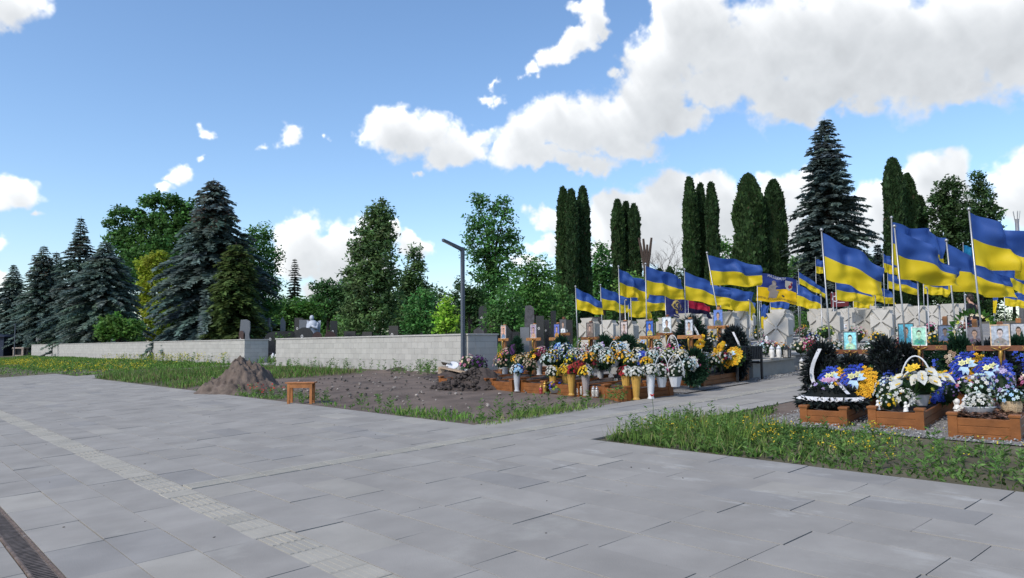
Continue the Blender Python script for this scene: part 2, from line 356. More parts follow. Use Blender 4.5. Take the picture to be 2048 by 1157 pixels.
for i, (x0, x1) in enumerate(colx):
    y = -3+rs.uniform(0, .8)
    while y < 41.3:
        L = .9; segs = [(y, min(y+L, 41.3))]
        if x0 > 2.6:                          # the ribbed guide strip crosses these rows at y = 8.0 to 8.18
            ya = 8.07-.03*((x0+x1)/2-2.7); yb = ya+.30
            if y < ya and y+L > yb: segs = [(y, ya), (yb, y+L)]
            elif y < yb and y+L > ya: segs = ([(y, ya)] if y < ya else []) + ([(yb, y+L)] if y+L > yb else [])
        for s0, s1 in segs: slab(b, x0, x1, s0, s1)
        y += L
tag(b.build('plaza', SLAB), kind='structure')
b = MB()
for i in range(110):                          # grit, clods and leaf scraps trodden over the slabs
    x, y = rs.uniform(-1, 7.3), rs.uniform(2, 22); r = rs.uniform(.003, .009); v = rs.choice((.05, .08, .12, .3)); b.blob((x, y, gz(x)+r*.3), (r*rs.uniform(.7, 1.8), r, r*.5), 6, 4, (v, v*.9, v*.75), .3)
tag(b.build('grit', mat('grit', (1, 1, 1), .95, .2, 20, attr=True)), kind='stuff')
b = MB()
def shear(b, n0=0):                          # the path swings a little to the right of the plaza's cross axis
    for i in range(n0, len(b.v)): x, y, z = b.v[i]; b.v[i] = (x, y-.04*(x-7.33), z)
for y0, y1 in [(6.72, 7.12), (7.12, 7.52), (7.52, 7.93), (8.23, 8.70), (8.70, 9.2)]:
    x = 7.33-rs.uniform(0, .5)
    while x < 60: slab(b, max(x, 7.335), x+.9, y0, y1); x += .9
for j in range(11):
    x = 34
    while x < 60: slab(b, x, x+.9, 9.21+.43*j, 9.64+.43*j); x += .9
shear(b)
for i in range(7):
    x = 7.34-rs.uniform(0, .6)
    while x < 16.5: slab(b, max(x, 7.335), x+.82, 34.18+.43*i, 34.18+.43*(i+1)); x += .82
tag(b.build('path', SLAB), kind='structure')
b = MB()                                      # broad guide strip of small beige slabs
y = -3
while y < 41.3:
    v = rs.uniform(.97, 1.03); t = (.35*v, .327*v, .28*v) if rs.random() < .8 else (.315*v, .297*v, .258*v)
    for dx in (0, ): slab(b, 2.37, 2.68, y, y+.30, t, .003, .004)
    for k in range(5):                        # flat raised bars
        xx = 2.40+.056*k; b.box(xx, xx+.03, y+.02, y+.28, gz(xx)-.004, gz(xx)+.0022, tuple(c*1.04 for c in t))
    y += .30
tag(b.build('guide_strip', TACT), kind='structure')
b = MB(); x = 2.69                            # narrow ribbed guide strip along the path
while x < 45:
    yy = 8.075-.03*(x-2.7) if x < 7.3 else 7.935-.04*(x-7.33); v = rs.uniform(.95, 1.05); t = (.385*v, .358*v, .305*v)
    n0 = len(b.v); b.box(x+.002, x+.398, yy+.004, yy+.288, gz(x)-.02, gz(x)+.001, t)
    for k in range(5): b.box(x+.006, x+.394, yy+.02+.054*k, yy+.05+.054*k, gz(x)-.01, gz(x)+.005, tuple(c*1.06 for c in t))
    for i in range(n0, len(b.v)): X_, Y_, Z_ = b.v[i]; b.v[i] = (X_, Y_, Z_+S*(X_-x))
    x += .4
tag(b.build('ribbed_guide_strip', TACT), kind='structure')
# drain
dr = empty('drain_channel', (1.045, 8, gz(1.045)), 0, 'long rusty drain channel with slotted grate set in the paving', 'drain')
b = MB()
for x0, x1 in ((-.088, -.070), (.070, .090)): b.box(x0, x1, -11, 33, -.03, .002)
b.build('channel_edge', RUST, dr)
b = MB(); b.box(-.07, .07, -11, 33, -.06, -.04); b.build('channel_bed', BASE, dr)
b = MB(); y = -11
while y < 33: b.box(-.064, .064, y, y+.022, -.03, -.004); y += .046
for xx in (-.069, .060): b.box(xx, xx+.009, -11, 33, -.031, -.003)
b.build('slotted_grate', GRATE, dr)

def rough_sheet(name, x0, x1, y0, y1, st, amp, dz, m, seed, fade=.25):
    xs = np.arange(x0, x1+st/2, st); ys = np.arange(y0, y1+st/2, st); X, Y = np.meshgrid(xs, ys)
    P = np.stack([X.ravel(), Y.ravel(), 0*X.ravel()], 1)
    h = fbm3(P, 1.1, seed, 6)*amp
    ed = np.minimum.reduce([P[:, 0]-x0, x1-P[:, 0], P[:, 1]-y0, y1-P[:, 1]]); h *= np.clip(ed/fade, 0, 1)
    z = S*P[:, 0]+dz+h; V = np.stack([P[:, 0], P[:, 1], z], 1); ny, nx = X.shape
    i = (np.arange(ny-1)[:, None]*nx+np.arange(nx-1)[None]).ravel(); Fq = np.stack([i, i+1, i+nx+1, i+nx], 1)
    me = bpy.data.meshes.new(name); me.from_pydata(V.tolist(), [], Fq.tolist()); me.materials.append(m)
    me.polygons.foreach_set('use_smooth', [True]*len(me.polygons))
    return tag(link(bpy.data.objects.new(name, me)), kind='structure')
rough_sheet('bare_soil', 7.34, 14.9, 8.75, 24.2, .07, .05, -.02, SOIL, 4)
rough_sheet('lawn_soil', 7.34, 14.9, 24.2, 34.14, .2, .05, -.02, TURF, 5)
rough_sheet('lawn_soil', 7.34, 14.9, 37.22, 100, .5, .09, -.02, TURF, 6)
rough_sheet('lawn_soil', -8, 7.34, 41.4, 100, .5, .09, -.02, TURF, 16)
rough_sheet('weedy_soil', 7.34, 9.7, -3, 6.66, .08, .03, -.02, TURF, 7)
rough_sheet('weedy_soil', 9.7, 12.4, 5.75, 6.55, .08, .03, -.02, SOIL, 8)
rough_sheet('gravel', 9.7, 24, -3, 5.75, .12, .02, -.012, GRAVEL, 9)
rough_sheet('gravel', 12.4, 30, 5.75, 6.4, .12, .015, -.012, GRAVEL, 10)
rough_sheet('gravel', 14.95, 60, 8.6, 18.9, .2, .02, .0, GRAVEL, 12, .05)
rough_sheet('gravel', 12.5, 14.94, 8.85, 10.1, .1, .015, .02, GRAVEL, 13, .03)
sheet('gravel', 24.01, 64, -12, 6.1, -.02, GRAVEL); sheet('gravel', 9.71, 24, -14, -3.01, -.016, GRAVEL); sheet('weedy_soil', 7.34, 9.7, -14, -3.01, -.02, TURF)
# stones scattered on the soil
b = MB()
for i in range(420):
    x, y = rs.uniform(7.6, 14.5), rs.uniform(9.2, 22); r = rs.choice((.012, .018, .02, .03, .03, .045)); v = rs.uniform(.07, .2) if rs.random() < .75 else rs.uniform(.25, .4)
    b.blob((x, y, gz(x)+.02), (r*rs.uniform(.8, 1.6), r, r*.7), 6, 4, (v, v*.88, v*.78), .3)
tag(b.build('clods', mat('clod', (1, 1, 1), .95, .2, 20, attr=True)), kind='stuff')
b = MB()
for i in range(7000):
    x, y = rs.uniform(9.6, 13.5), rs.uniform(1.2, 5.9)
    if rs.random() < .3: x, y = rs.uniform(12.3, 18), rs.uniform(8.95, 9.8) if rs.random() < .7 else rs.uniform(5.8, 6.3)
    r = rs.uniform(.008, .019); v = rs.uniform(.12, .46)
    b.blob((x, y, gz(x)+.004), (r, r*rs.uniform(.6, 1), r*.6), 5, 3, (v, v*.98, v*.95), .25)
tag(b.build('gravel_stones', mat('gravel_stone', (1, 1, 1), .85, .15, 30, attr=True)), kind='stuff')

def mound(name, px, d, rx, ry, h, m, seed, label, rz=0, rough=.12, n=70):
    p = gat(px, d); e = np.linspace(0, 1, n//2); w = np.linspace(0, 2*math.pi, n, endpoint=False)
    E_, W_ = np.meshgrid(e, w); X = E_*np.cos(W_)*rx; Y = E_*np.sin(W_)*ry
    P = np.stack([X.ravel(), Y.ravel(), 0*X.ravel()], 1); nz = fbm3(P+seed, 2.6, seed, 6); n2 = fbm3(P*1.0+seed, 7, seed+1, 6)
    pr = np.clip(1-E_.ravel(), 0, 1)**1.15*(1+.35*nz)
    z = h*pr+rough*(n2*.6+nz*.6)*np.clip((1-E_.ravel())*4, 0, 1)-.03; z += S*(X.ravel()*math.cos(rz)-Y.ravel()*math.sin(rz))
    V = np.stack([X.ravel(), Y.ravel(), z], 1); k = n//2; Fq = []
    for i in range(n):
        for j in range(k-1): Fq.append((i*k+j, i*k+j+1, ((i+1) % n)*k+j+1, ((i+1) % n)*k+j))
    me = bpy.data.meshes.new(name); me.from_pydata(V.tolist(), [], Fq); me.materials.append(m); me.polygons.foreach_set('use_smooth', [True]*len(me.polygons))
    o = link(bpy.data.objects.new(name, me)); o.location = p; o.rotation_euler.z = rz
    return tag(o, label, 'soil mound')
mound('soil_mound', 486, 20.6, 1.28, 1.4, 1.0, MOUND, 3, 'tall pointed heap of dry grey brown soil at the edge of the paving', .4, .2, 120)
mound('soil_mound', 950, 18.2, 1.25, .8, .50, DARKSOIL, 8, 'low heap of dark wet crumbled soil in front of the wooden grave borders', 2.2, .13, 90)
mound('soil_mound', 905, 23.0, 1.2, .6, .22, DARKSOIL, 11, 'flat strip of dug up soil below the leaning plank by the lamp post', 2.3, .07)
mound('soil_mound', 815, 27.0, .9, .5, .18, DARKSOIL, 14, 'small dark soil heap against the foot of the block wall', 2.3, .07)
b = MB()
for i in range(300):                          # loose lumps on the dark heap
    a, q = rs.uniform(0, 6.28), rs.random()**.7; p = gat(950, 18.2); x, y = p.x+math.cos(2.2)*1.15*q*math.cos(a)-math.sin(2.2)*.75*q*math.sin(a), p.y+math.sin(2.2)*1.15*q*math.cos(a)+math.cos(2.2)*.75*q*math.sin(a)
    r = rs.uniform(.025, .075); v = rs.uniform(.04, .075); b.blob((x, y, gz(x)+.46*(1-q)**1.1+.02), (r, r*.8, r*.7), 6, 4, (v, v*.8, v*.7), .3)
tag(b.build('clods', mat('dark_clod', (1, 1, 1), .95, .3, 20, attr=True)), kind='stuff')

# ---------------------------------------------------------------- walls
def wall(y0, y1, ret_y, label):
    ztop = 1.93; w = empty('block_wall', (14.9, y0, 0), 0, label, 'wall')
    fo = MB(); fo.box(.004, .30, 0, y1-y0, gz(14.9)-.3, 1.036)
    r0 = ret_y-y0; d = .3 if r0 < 1 else -.3
    fo.box(.302, 1.25, min(r0, r0+d)+.004, max(r0, r0+d)-.004, gz(14.9)-.3, 1.036)
    fo.build('footing', PLINTH, w)
    m = MB()
    for c in range(4):
        z0 = 1.04+.21*c; L = .41; y = -(L/2 if c % 2 else 0)
        while y < y1-y0:
            a, e = max(y, 0), min(y+L, y1-y0)
            if e-a > .03:
                v = rs.uniform(.92, 1.06); t = (.40*v, .385*v, .352*v)
                m.bbox(0, .298, a+.003, e-.003, z0+.003, z0+.207, .004, t)
            y += L
        x = .302-(L/2 if c % 2 else 0)
        while x < 1.25:
            a, e = max(x, .302), min(x+L, 1.25)
            if e-a > .03:
                v = rs.uniform(.92, 1.06); m.bbox(a+.003, e-.003, min(r0, r0+d), max(r0, r0+d), z0+.003, z0+.207, .004, (.40*v, .385*v, .352*v))
            x += L
    m.build('masonry', BLOCK, w)
    jn = MB(); jn.box(.006, .292, .006, y1-y0-.006, 1.03, 1.878, (.2, .19, .17)); jn.box(.30, 1.244, min(r0, r0+d)+.006, max(r0, r0+d)-.006, 1.03, 1.878, (.2, .19, .17)); jn.build('mortar', BLOCK, w)
    c = MB(); y = -.03
    while y < y1-y0+.03: c.bbox(-.03, .33, y+.002, min(y+1.0, y1-y0+.03)-.002, 1.88, ztop, .006); y += 1.0
    c.bbox(.332, 1.28, min(r0, r0+d)-.03, max(r0, r0+d)+.03, 1.88, ztop, .006); c.build('coping', CAPS, w)
    return w
wall(18.95, 33.6, 18.95, 'pale grey block wall with flat coping behind the bare soil and the lamp post')
wall(37.35, 98, 37.35, 'long pale block wall running away to the left under the blue spruces')
# ---------------------------------------------------------------- plants
def tone(base, n, rng, jl=.22, jh=.10):
    c = np.array(base)[None]*(1+rng.normal(0, jl, (n, 1)))*(1+rng.normal(0, jh, (n, 3))); return np.clip(c, .004, .9)
def crown_cards(cl, rad, per, size, base, rng, flat=.35, jit=.2, asp=.5):
    """cl: clump centres (K,3), rad: (K,), per: leaves per clump -> leaf quads and colours"""
    K = len(cl); tc_ = tone(base, K, rng, jit, .07); i = np.repeat(np.arange(K), per); n = len(i)
    u = unit(rng.normal(size=(n, 3))); r = rng.random(n)**.45
    P = cl[i]+u*(rad[i]*r)[:, None]*np.array([1, 1, .75])
    A = unit(rng.normal(size=(n, 3))*np.array([1, 1, .55])+u*.4); Nn = unit(u+np.array([0, 0, .9])+rng.normal(size=(n, 3))*flat*1.3)
    B = unit(np.cross(A, Nn)); s = size*rng.uniform(.6, 1.35, (n, 1))
    return leaf_quads(P, A*s*.5, B*s*.5*asp), np.clip(tc_[i]*(1+rng.normal(0, .12, (n, 1))), .004, .9)
def tree_trunk(root, base, tips, r0, rng, m=None, h=None):
    b = MB(); h = h or .45*max(t[2] for t in tips); b.tube([(0, 0, -.2), (.05, .02, h*.3), (.02, -.04, h*.65), (0, 0, h)], [r0*1.25, r0, r0*.8, r0*.62], 8)
    for t in tips:
        t = Vector(t); q = Vector((t.x*.35, t.y*.35, h+(t.z-h)*.5)); b.tube([(0, 0, h*rng.uniform(.6, .98)), q, t], [r0*.42, r0*.25, r0*.07], 5)
    return b.build('trunk', m or BARK, root, True)
BOOST = 2.1
def broadleaf(name, px, d, blobs, col, label, cat='tree', seed=1, leaf=None, dens=1.0, rad=.75, group=None, trunk=True, tr=.22, asp=.55, jit=.22, hollow=.45):
    """blobs: crown lumps in photograph pixels (cx, cy, rx, ry); turned into metres at the tree's own distance"""
    rng = np.random.default_rng(seed); base = gat(px, d); root = empty(name, base, 0, label, cat, group); k = d/F; col = tuple(c*BOOST for c in col)
    cls = []; rads = []; tips = []
    for cx, cy, rx, ry in blobs:
        c = np.array(at(cx, cy, d))-np.array(base); RX, RY = rx*k, ry*k; RD = (RX*.9+.1*RY)
        c += np.array(_f)*rng.uniform(-.4, .4)*RD
        n = int(max(6, dens*15*(RX*RY+RX*RD+RY*RD)/(rad*rad*3)))
        u = unit(rng.normal(size=(n, 3))); q = (hollow+(1-hollow)*rng.random(n))[:, None]; o = u*q*1.06
        W = o[:, :1]*np.array(_r0)*RX+o[:, 1:2]*np.array((_f.x, _f.y, 0))*RD+o[:, 2:]*np.array((0, 0, 1))*RY
        cls.append(c+W); rads.append(rad*rng.uniform(.55, 1.25, n)); tips.append(tuple(c+np.array((0, 0, RY*.25))))
    cl = np.concatenate(cls); ra = np.concatenate(rads); cl[:, 2] = np.maximum(cl[:, 2], .15)
    lf = leaf or d*.0046; per = int(max(22, 34*(rad/.75)**2*(.22/lf)**1.2))
    V, C = crown_cards(cl, ra, per, lf, col, rng, asp=asp, jit=jit); np_mesh('crown', V, len(C), C, LEAF, root)
    if trunk: tree_trunk(root, base, tips, tr, rng)
    return root
def spruce(px, d, top, half, col, label, seed=1, base_z=.3, droop=.30, group=None, gapf=1.0, name='spruce_tree', dens=1.0, thin=0.0, power=.85, tipcol=None, skew=0.0):
    rng = np.random.default_rng(seed); base = gat(px, d); k = d/F; H = at(px, top, d).z-base.z; Rm = half*k*1.08
    root = empty(name, base, rng.uniform(0, 6), label, 'tree', group)
    z = base_z; P = []; A = []; B = []; Cc = []; tr = MB(); side = np.array(_r0); cr, sr = math.cos(-root.rotation_euler.z), math.sin(-root.rotation_euler.z)
    side = np.array((side[0]*cr-side[1]*sr, side[0]*sr+side[1]*cr, 0))
    while z < H*.985:
        t = z/H; L0 = Rm*(1-t)**power*min(1, .55+t*3.2)+.18; nb = int(rng.integers(9, 13)) if t < .85 else 6; ph = rng.uniform(0, 6.28); lc = tone(col, 1, rng, .12, .05)[0]
        for j in range(nb):
            if rng.random() < thin: continue
            w = ph+6.283*j/nb+rng.normal(0, .16); L = L0*rng.uniform(.62, 1.28)*(1+.18*math.sin(2*w+z*.9)); dr = np.array((math.cos(w), math.sin(w), 0)); L *= 1+skew*float(dr@side)
            lat = np.array((-dr[1], dr[0], 0)); bc = lc*(1+rng.normal(0, .14)); up = .30*(t-.25)
            n = int(max(4, L*8*dens)); s = np.linspace(.12, 1, n)
            zc = z+L*(up*s-droop*1.3*s*s+.34*droop*np.maximum(s-.55, 0)*2)
            cen = dr[None]*(s*L)[:, None]; cen[:, 2] += zc
            for q in range(3):                # sprays to the left, to the right and along the branch
                sg = (-1, 1, 0)[q]; ln = (.26+.30*np.sin(np.pi*np.clip(s, .1, .93)))*min(1, .45+L*.28)*rng.uniform(.75, 1.25, n)*(1.0 if q < 2 else .8)
                a = unit(dr[None]*rng.uniform(.5, 1, (n, 1))+lat[None]*sg*rng.uniform(.5, 1.1, (n, 1))+np.array((0, 0, -1))[None]*rng.uniform(.0, .55, (n, 1)))
                bb = unit(np.cross(a, np.array((0, 0, 1))[None]+rng.normal(0, .45, (n, 3))))
                P.append(cen+a*ln[:, None]*.45+rng.normal(0, .035, (n, 3))); A.append(a*ln[:, None]*.62); B.append(bb*ln[:, None]*rng.uniform(.2, .34, (n, 1)))
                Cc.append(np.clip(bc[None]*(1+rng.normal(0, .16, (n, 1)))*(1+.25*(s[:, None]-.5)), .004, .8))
            # hanging twigs fill the layer below the branch
            hn = n; a = unit(np.array((0, 0, -1))[None]+dr[None]*.55+rng.normal(0, .3, (hn, 3))); bb = unit(np.cross(a, rng.normal(size=(hn, 3)))); ln = .20*min(1.3, .5+L*.3)*rng.uniform(.7, 1.4, hn)
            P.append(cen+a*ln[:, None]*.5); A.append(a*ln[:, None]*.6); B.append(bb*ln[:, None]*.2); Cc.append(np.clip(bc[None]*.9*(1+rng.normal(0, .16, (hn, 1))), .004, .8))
            if L > .5: tr.tube([(0, 0, z), tuple(cen[n//2]), tuple(cen[-1])], [.03, .02, .008], 4)
        z += (.20+.20*(1-t))*gapf*(H/11)**.5*rng.uniform(.8, 1.2)
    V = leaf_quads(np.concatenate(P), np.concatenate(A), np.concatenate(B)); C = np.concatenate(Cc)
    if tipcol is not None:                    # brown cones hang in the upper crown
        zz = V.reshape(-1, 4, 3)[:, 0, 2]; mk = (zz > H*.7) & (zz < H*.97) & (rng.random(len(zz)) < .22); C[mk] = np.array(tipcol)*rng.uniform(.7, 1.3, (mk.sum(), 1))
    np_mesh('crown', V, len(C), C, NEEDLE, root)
    tr.tube([(0, 0, -.2), (0, 0, H*.5), (0, 0, H*1.0)], [.022*H, .013*H, .012], 7); tr.build('trunk', BARK, root, True)
    return root
def thuja(px, d, top, half, col, label, seed=1, base_px=None, group='columnar thujas of the cemetery', taper=.55, name='thuja_tree', lump=.2, tipf=.15):
    rng = np.random.default_rng(seed); base = gat(px, d); k = d/F; H = at(px, top, d).z-base.z; Rm = half*k; root = empty(name, base, rng.uniform(0, 6), label, 'tree', group)
    n = int(min(26000, 2*math.pi*Rm*H*190*(50/d)**1.5+2500)); t = rng.random(n)**.92; w = rng.uniform(0, 6.283, n)
    def prof(t): return Rm*np.minimum(1, (taper+(1-taper)*np.clip(t/.35, 0, 1)))*np.clip((1-t)/tipf, 0, 1)**.55*(1-.12*t)
    r0 = prof(t); Q = np.stack([np.cos(w)*1.6, np.sin(w)*1.6, t*H*.62], 1)
    lu = fbm3(Q, 1.5, seed, 3)+.5*fbm3(Q, 4.2, seed+5, 2); dep = rng.random(n)**2*.22
    r = r0*(1+lump*lu-dep)*(1+(rng.random(n) < .05)*rng.uniform(.02, .22, n))
    D = np.stack([np.cos(w), np.sin(w), 0*w], 1); P = D*r[:, None]; P[:, 2] = t*H
    a = unit(np.array((0, 0, 1))[None]*rng.uniform(.5, 1.2, (n, 1))+D*rng.uniform(.1, .8, (n, 1))+rng.normal(0, .28, (n, 3))); ta = np.stack([-D[:, 1], D[:, 0], 0*w], 1)
    bb = unit(np.cross(a, D+ta*rng.normal(0, .7, (n, 1)))); ln = d*.0062*rng.uniform(.6, 1.4, (n, 1))
    C = np.clip(np.array(col)[None]*(1+.22*lu[:, None])*(1+rng.normal(0, .17, (n, 1)))*(1+rng.normal(0, .06, (n, 3))), .004, .8)
    dead = rng.random(n) < .015; C[dead] = np.array((.09, .075, .04))
    np_mesh('crown', leaf_quads(P, a*ln*.6, bb*ln*.33), n, C, NEEDLE, root)
    b = MB(); zs = np.linspace(0, 1, 18); b.lathe([(float(prof(np.array(z))*.74)+.01, z*H*.985) for z in zs], 12, col=tuple(c*.8 for c in col)); b.build('inner_hull', NEEDLE, root, True)  # added solid hull, darker than the leaves, stops the crown being see-through
    b = MB(); b.tube([(0, 0, -.2), (0, 0, H*.5)], [.16, .1], 7); b.build('trunk', BARK, root, True)
    return root
BLUE = (.150, .205, .172); BLUE2 = (.158, .218, .180); DKG = (.034, .064, .022); MID = (.062, .135, .03)
spruce(20, 104, 527, 48, BLUE, 'farthest small blue spruce at the left end of the row', 1)
spruce(80, 98, 488, 66, BLUE, 'blue spruce with a narrow top, second from the left end', 2, tipcol=(.12, .08, .05))
spruce(106, 106, 500, 44, BLUE, 'slim spruce showing only its thin tip behind the second blue spruce', 22)
spruce(153, 88, 428, 80, (.125, .178, .150), 'tall narrow topped dark spruce, third in the left row, with bare gaps between upper branches', 3, gapf=1.15, tipcol=(.10, .06, .04), power=1.05)
spruce(204, 76, 476, 96, BLUE2, 'broad low blue spruce just left of the yellow green tree', 4, power=.8)
broadleaf('broadleaf_tree', 300, 110, [(250, 478, 30, 30), (296, 462, 42, 36), (338, 440, 34, 28), (366, 450, 28, 34), (310, 530, 54, 52), (258, 552, 30, 44), (350, 510, 44, 54), (246, 428, 20, 13), (228, 448, 15, 11), (300, 408, 17, 13), (318, 396, 15, 11), (345, 403, 20, 13), (372, 410, 16, 12), (224, 480, 14, 16), (236, 515, 16, 22), (276, 430, 16, 12), (390, 432, 12, 18), (266, 500, 18, 18)], (.040, .092, .022), 'largest dark green broadleaf tree rising behind the blue spruces', seed=5, rad=.95, jit=.32)
broadleaf('broadleaf_tree', 305, 92, [(300, 535, 26, 26), (320, 520, 20, 18), (290, 575, 20, 26), (318, 560, 22, 24), (285, 610, 18, 24), (310, 625, 26, 26), (335, 600, 20, 30), (300, 655, 34, 26)], (.155, .185, .02), 'yellow green tree squeezed between two blue spruces', seed=6, rad=.7)
broadleaf('green_bush', 235, 68, [(215, 655, 22, 24), (245, 650, 24, 24), (270, 660, 20, 22), (205, 668, 12, 14)], (.055, .115, .022), 'bright green bush above the long wall at the foot of the broad blue spruce', 'bush', seed=7, rad=.5)
spruce(420, 51, 350, 124, (.140, .190, .168), 'tallest blue spruce on the left with long drooping branches over the wall', 8, droop=.42, dens=1.15, power=.72, base_z=.9, tipcol=(.11, .07, .05), skew=.1)
spruce(468, 48, 482, 62, (.095, .140, .042), 'olive brown spruce standing against the right side of the tallest blue spruce', 9, droop=.5, power=.6, base_z=.8)
broadleaf('broadleaf_tree', 515, 56, [(515, 490, 36, 34), (490, 520, 26, 40), (535, 530, 28, 42), (505, 570, 40, 46), (540, 585, 24, 40), (515, 625, 40, 40), (480, 610, 20, 40), (520, 468, 22, 14)], (.042, .100, .022), 'round green broadleaf tree behind the gap between the walls', seed=10, rad=.8)
spruce(588, 115, 515, 24, (.022, .036, .022), 'small dark fir far away against the white cloud', 11, name='fir_tree', gapf=1.35, power=.9)
broadleaf('green_bush', 595, 66, [(570, 625, 26, 22), (600, 618, 30, 22), (628, 628, 22, 24)], (.048, .108, .022), 'rounded green bush beyond the old graves left of the white statue', 'bush', seed=12, rad=.6)
broadleaf('broadleaf_tree', 655, 74, [(650, 590, 32, 30), (672, 605, 26, 30), (640, 615, 26, 24), (655, 575, 12, 14), (690, 600, 20, 40)], (.030, .068, .020), 'low dark tree half hiding the church spire', seed=13, rad=.7)
DKL = (.056, .096, .034)
broadleaf('thuja_tree', 755, 45, [(760, 415, 13, 18), (750, 432, 16, 20), (770, 440, 16, 26), (738, 455, 16, 24), (776, 470, 16, 34), (752, 480, 26, 40), (722, 475, 14, 24), (712, 505, 16, 26), (735, 520, 24, 40), (770, 530, 26, 46), (706, 550, 18, 36), (740, 575, 36, 50), (775, 590, 22, 44), (710, 605, 26, 44), (750, 630, 44, 44), (705, 645, 26, 30)], DKL, 'large ragged dark thuja clump, widest tree in the middle of the view', seed=14, rad=.48, leaf=.26, asp=.4, dens=1.2, jit=.3, tr=.2)
broadleaf('thuja_tree', 828, 49, [(828, 500, 7, 14), (826, 520, 13, 18), (838, 540, 15, 20), (818, 550, 16, 22), (830, 575, 26, 28), (806, 590, 18, 30), (848, 600, 18, 34), (826, 620, 36, 34), (800, 640, 24, 34), (835, 650, 38, 30)], DKL, 'dark ragged conifer standing apart right of the large thuja clump', seed=16, rad=.48, leaf=.26, asp=.4, dens=1.2, jit=.3, tr=.15)
broadleaf('green_bush', 850, 36, [(838, 620, 26, 40), (860, 640, 26, 30), (825, 650, 20, 24), (852, 600, 16, 20)], (.040, .105, .026), 'green bush with arching twigs above the wall, left of the bright yellow green shrub', 'bush', seed=17, rad=.42)
broadleaf('green_bush', 893, 33, [(893, 615, 14, 18), (890, 640, 18, 24), (905, 650, 14, 20), (882, 662, 12, 12)], (.13, .23, .024), 'bright yellow green upright shrub left of the lamp post', 'bush', seed=18, rad=.35)
broadleaf('broadleaf_tree', 985, 55, [(965, 410, 20, 26), (990, 415, 16, 20), (1012, 430, 20, 22), (950, 450, 24, 30), (985, 460, 28, 36), (1022, 470, 22, 28), (960, 500, 32, 30), (1000, 510, 36, 32), (975, 550, 40, 34), (1010, 555, 30, 30), (940, 480, 14, 16), (1030, 500, 16, 16), (955, 395, 12, 14), (1010, 405, 10, 10), (985, 590, 36, 30)], (.046, .112, .030), 'tall airy maple with bare upper twigs behind the lamp post', seed=19, rad=.55, dens=.62, hollow=.25, tr=.25)
broadleaf('broadleaf_tree', 940, 52, [(930, 590, 22, 28), (950, 600, 26, 28), (925, 570, 10, 14)], (.028, .062, .020), 'dark small tree at the foot of the airy maple', seed=20, rad=.55)
broadleaf('broadleaf_tree', 1070, 48, [(1050, 560, 28, 32), (1075, 545, 28, 34), (1095, 570, 24, 40), (1040, 600, 34, 36), (1080, 610, 36, 36), (1060, 525, 14, 14)], (.050, .118, .026), 'dense green maple bush left of the tall thuja columns', seed=21, rad=.6)
broadleaf('broadleaf_tree', 1020, 42, [(1010, 610, 30, 34), (1000, 640, 34, 28), (1035, 640, 28, 26)], (.044, .105, .026), 'low spreading green tree over the old dark headstones', seed=23, rad=.5)
for i, (px, d, tp, hf, l) in enumerate([(1130, 55, 373, 13, 'leftmost column of the tall group of three thujas'), (1147, 53, 377, 12, 'middle column of the tall group of three thujas'), (1170, 54, 371, 14, 'right column of the tall group of three thujas, set a little apart'),
        (1240, 60, 398, 13, 'left column of the shorter thuja group beside the pruned trunk'), (1257, 61, 403, 11, 'middle column of the shorter thuja group beside the pruned trunk'), (1273, 60, 408, 12, 'right column of the shorter thuja group beside the pruned trunk'),
        (1386, 62, 352, 14, 'left and widest column of the thuja group behind the torn flag'), (1409, 63, 365, 10, 'thin middle column of the thuja group behind the torn flag'), (1430, 61, 363, 13, 'right column of the thuja group behind the torn flag'),
        (1505, 60, 346, 30, 'thickest thuja with a broad rounded top'), (1557, 61, 358, 21, 'rounded thuja just right of the thickest one'),
        (1799, 64, 313, 19, 'tall thuja right of the great blue spruce'), (1828, 66, 346, 16, 'lower right shoulder of the thuja beside the great blue spruce'), (1852, 68, 392, 12, 'short thuja right of the tall one near the dark conifers'),
        (1322, 70, 540, 8, 'small dwarf thuja, left of two below the bare tree'), (1342, 70, 537, 8, 'small dwarf thuja, right of two below the bare tree')]):
    thuja(px, d, tp, hf*.94, (.048, .090, .034) if i % 3 else (.056, .104, .036), l, 30+i, lump=.32, taper=.8)
thuja(1123, 38, 640, 9, (.03, .07, .02), 'slim young thuja at the foot of the tall columns beside the first flag', 60)
broadleaf('green_bush', 1128, 40, [(1125, 600, 16, 30), (1135, 630, 18, 28), (1118, 640, 14, 24)], (.055, .115, .03), 'light green bush at the foot of the tall thuja columns', 'bush', seed=61, rad=.4)
broadleaf('broadleaf_tree', 1208, 75, [(1205, 520, 26, 34), (1215, 560, 28, 40), (1195, 575, 22, 40)], (.040, .098, .024), 'green tree between the two left thuja groups', seed=24, rad=.8)
broadleaf('broadleaf_tree', 1460, 78, [(1455, 520, 20, 32), (1465, 560, 26, 34), (1448, 490, 10, 12), (1445, 560, 18, 30)], (.044, .100, .024), 'green tree between the right thuja groups', seed=25, rad=.8)
broadleaf('broadleaf_tree', 1605, 76, [(1600, 535, 26, 22), (1625, 550, 26, 20), (1590, 560, 26, 24), (1612, 515, 12, 10)], (.050, .105, .028), 'green tree top left of the great blue spruce', seed=26, rad=.8)
broadleaf('green_bush', 1245, 36, [(1245, 570, 14, 20), (1262, 560, 18, 16), (1280, 570, 14, 20), (1250, 600, 18, 20)], (.075, .14, .03), 'pale green bush behind the third flag', 'bush', seed=27, rad=.4)
spruce(1665, 60, 226, 88, (.125, .168, .158), 'great blue spruce towering over the flags on the right', 28, droop=.26, power=.72, gapf=.92, dens=1.1)
spruce(1762, 80, 486, 30, (.030, .055, .050), 'small blue fir right of the great spruce, its top above the flags', 29, name='fir_tree')
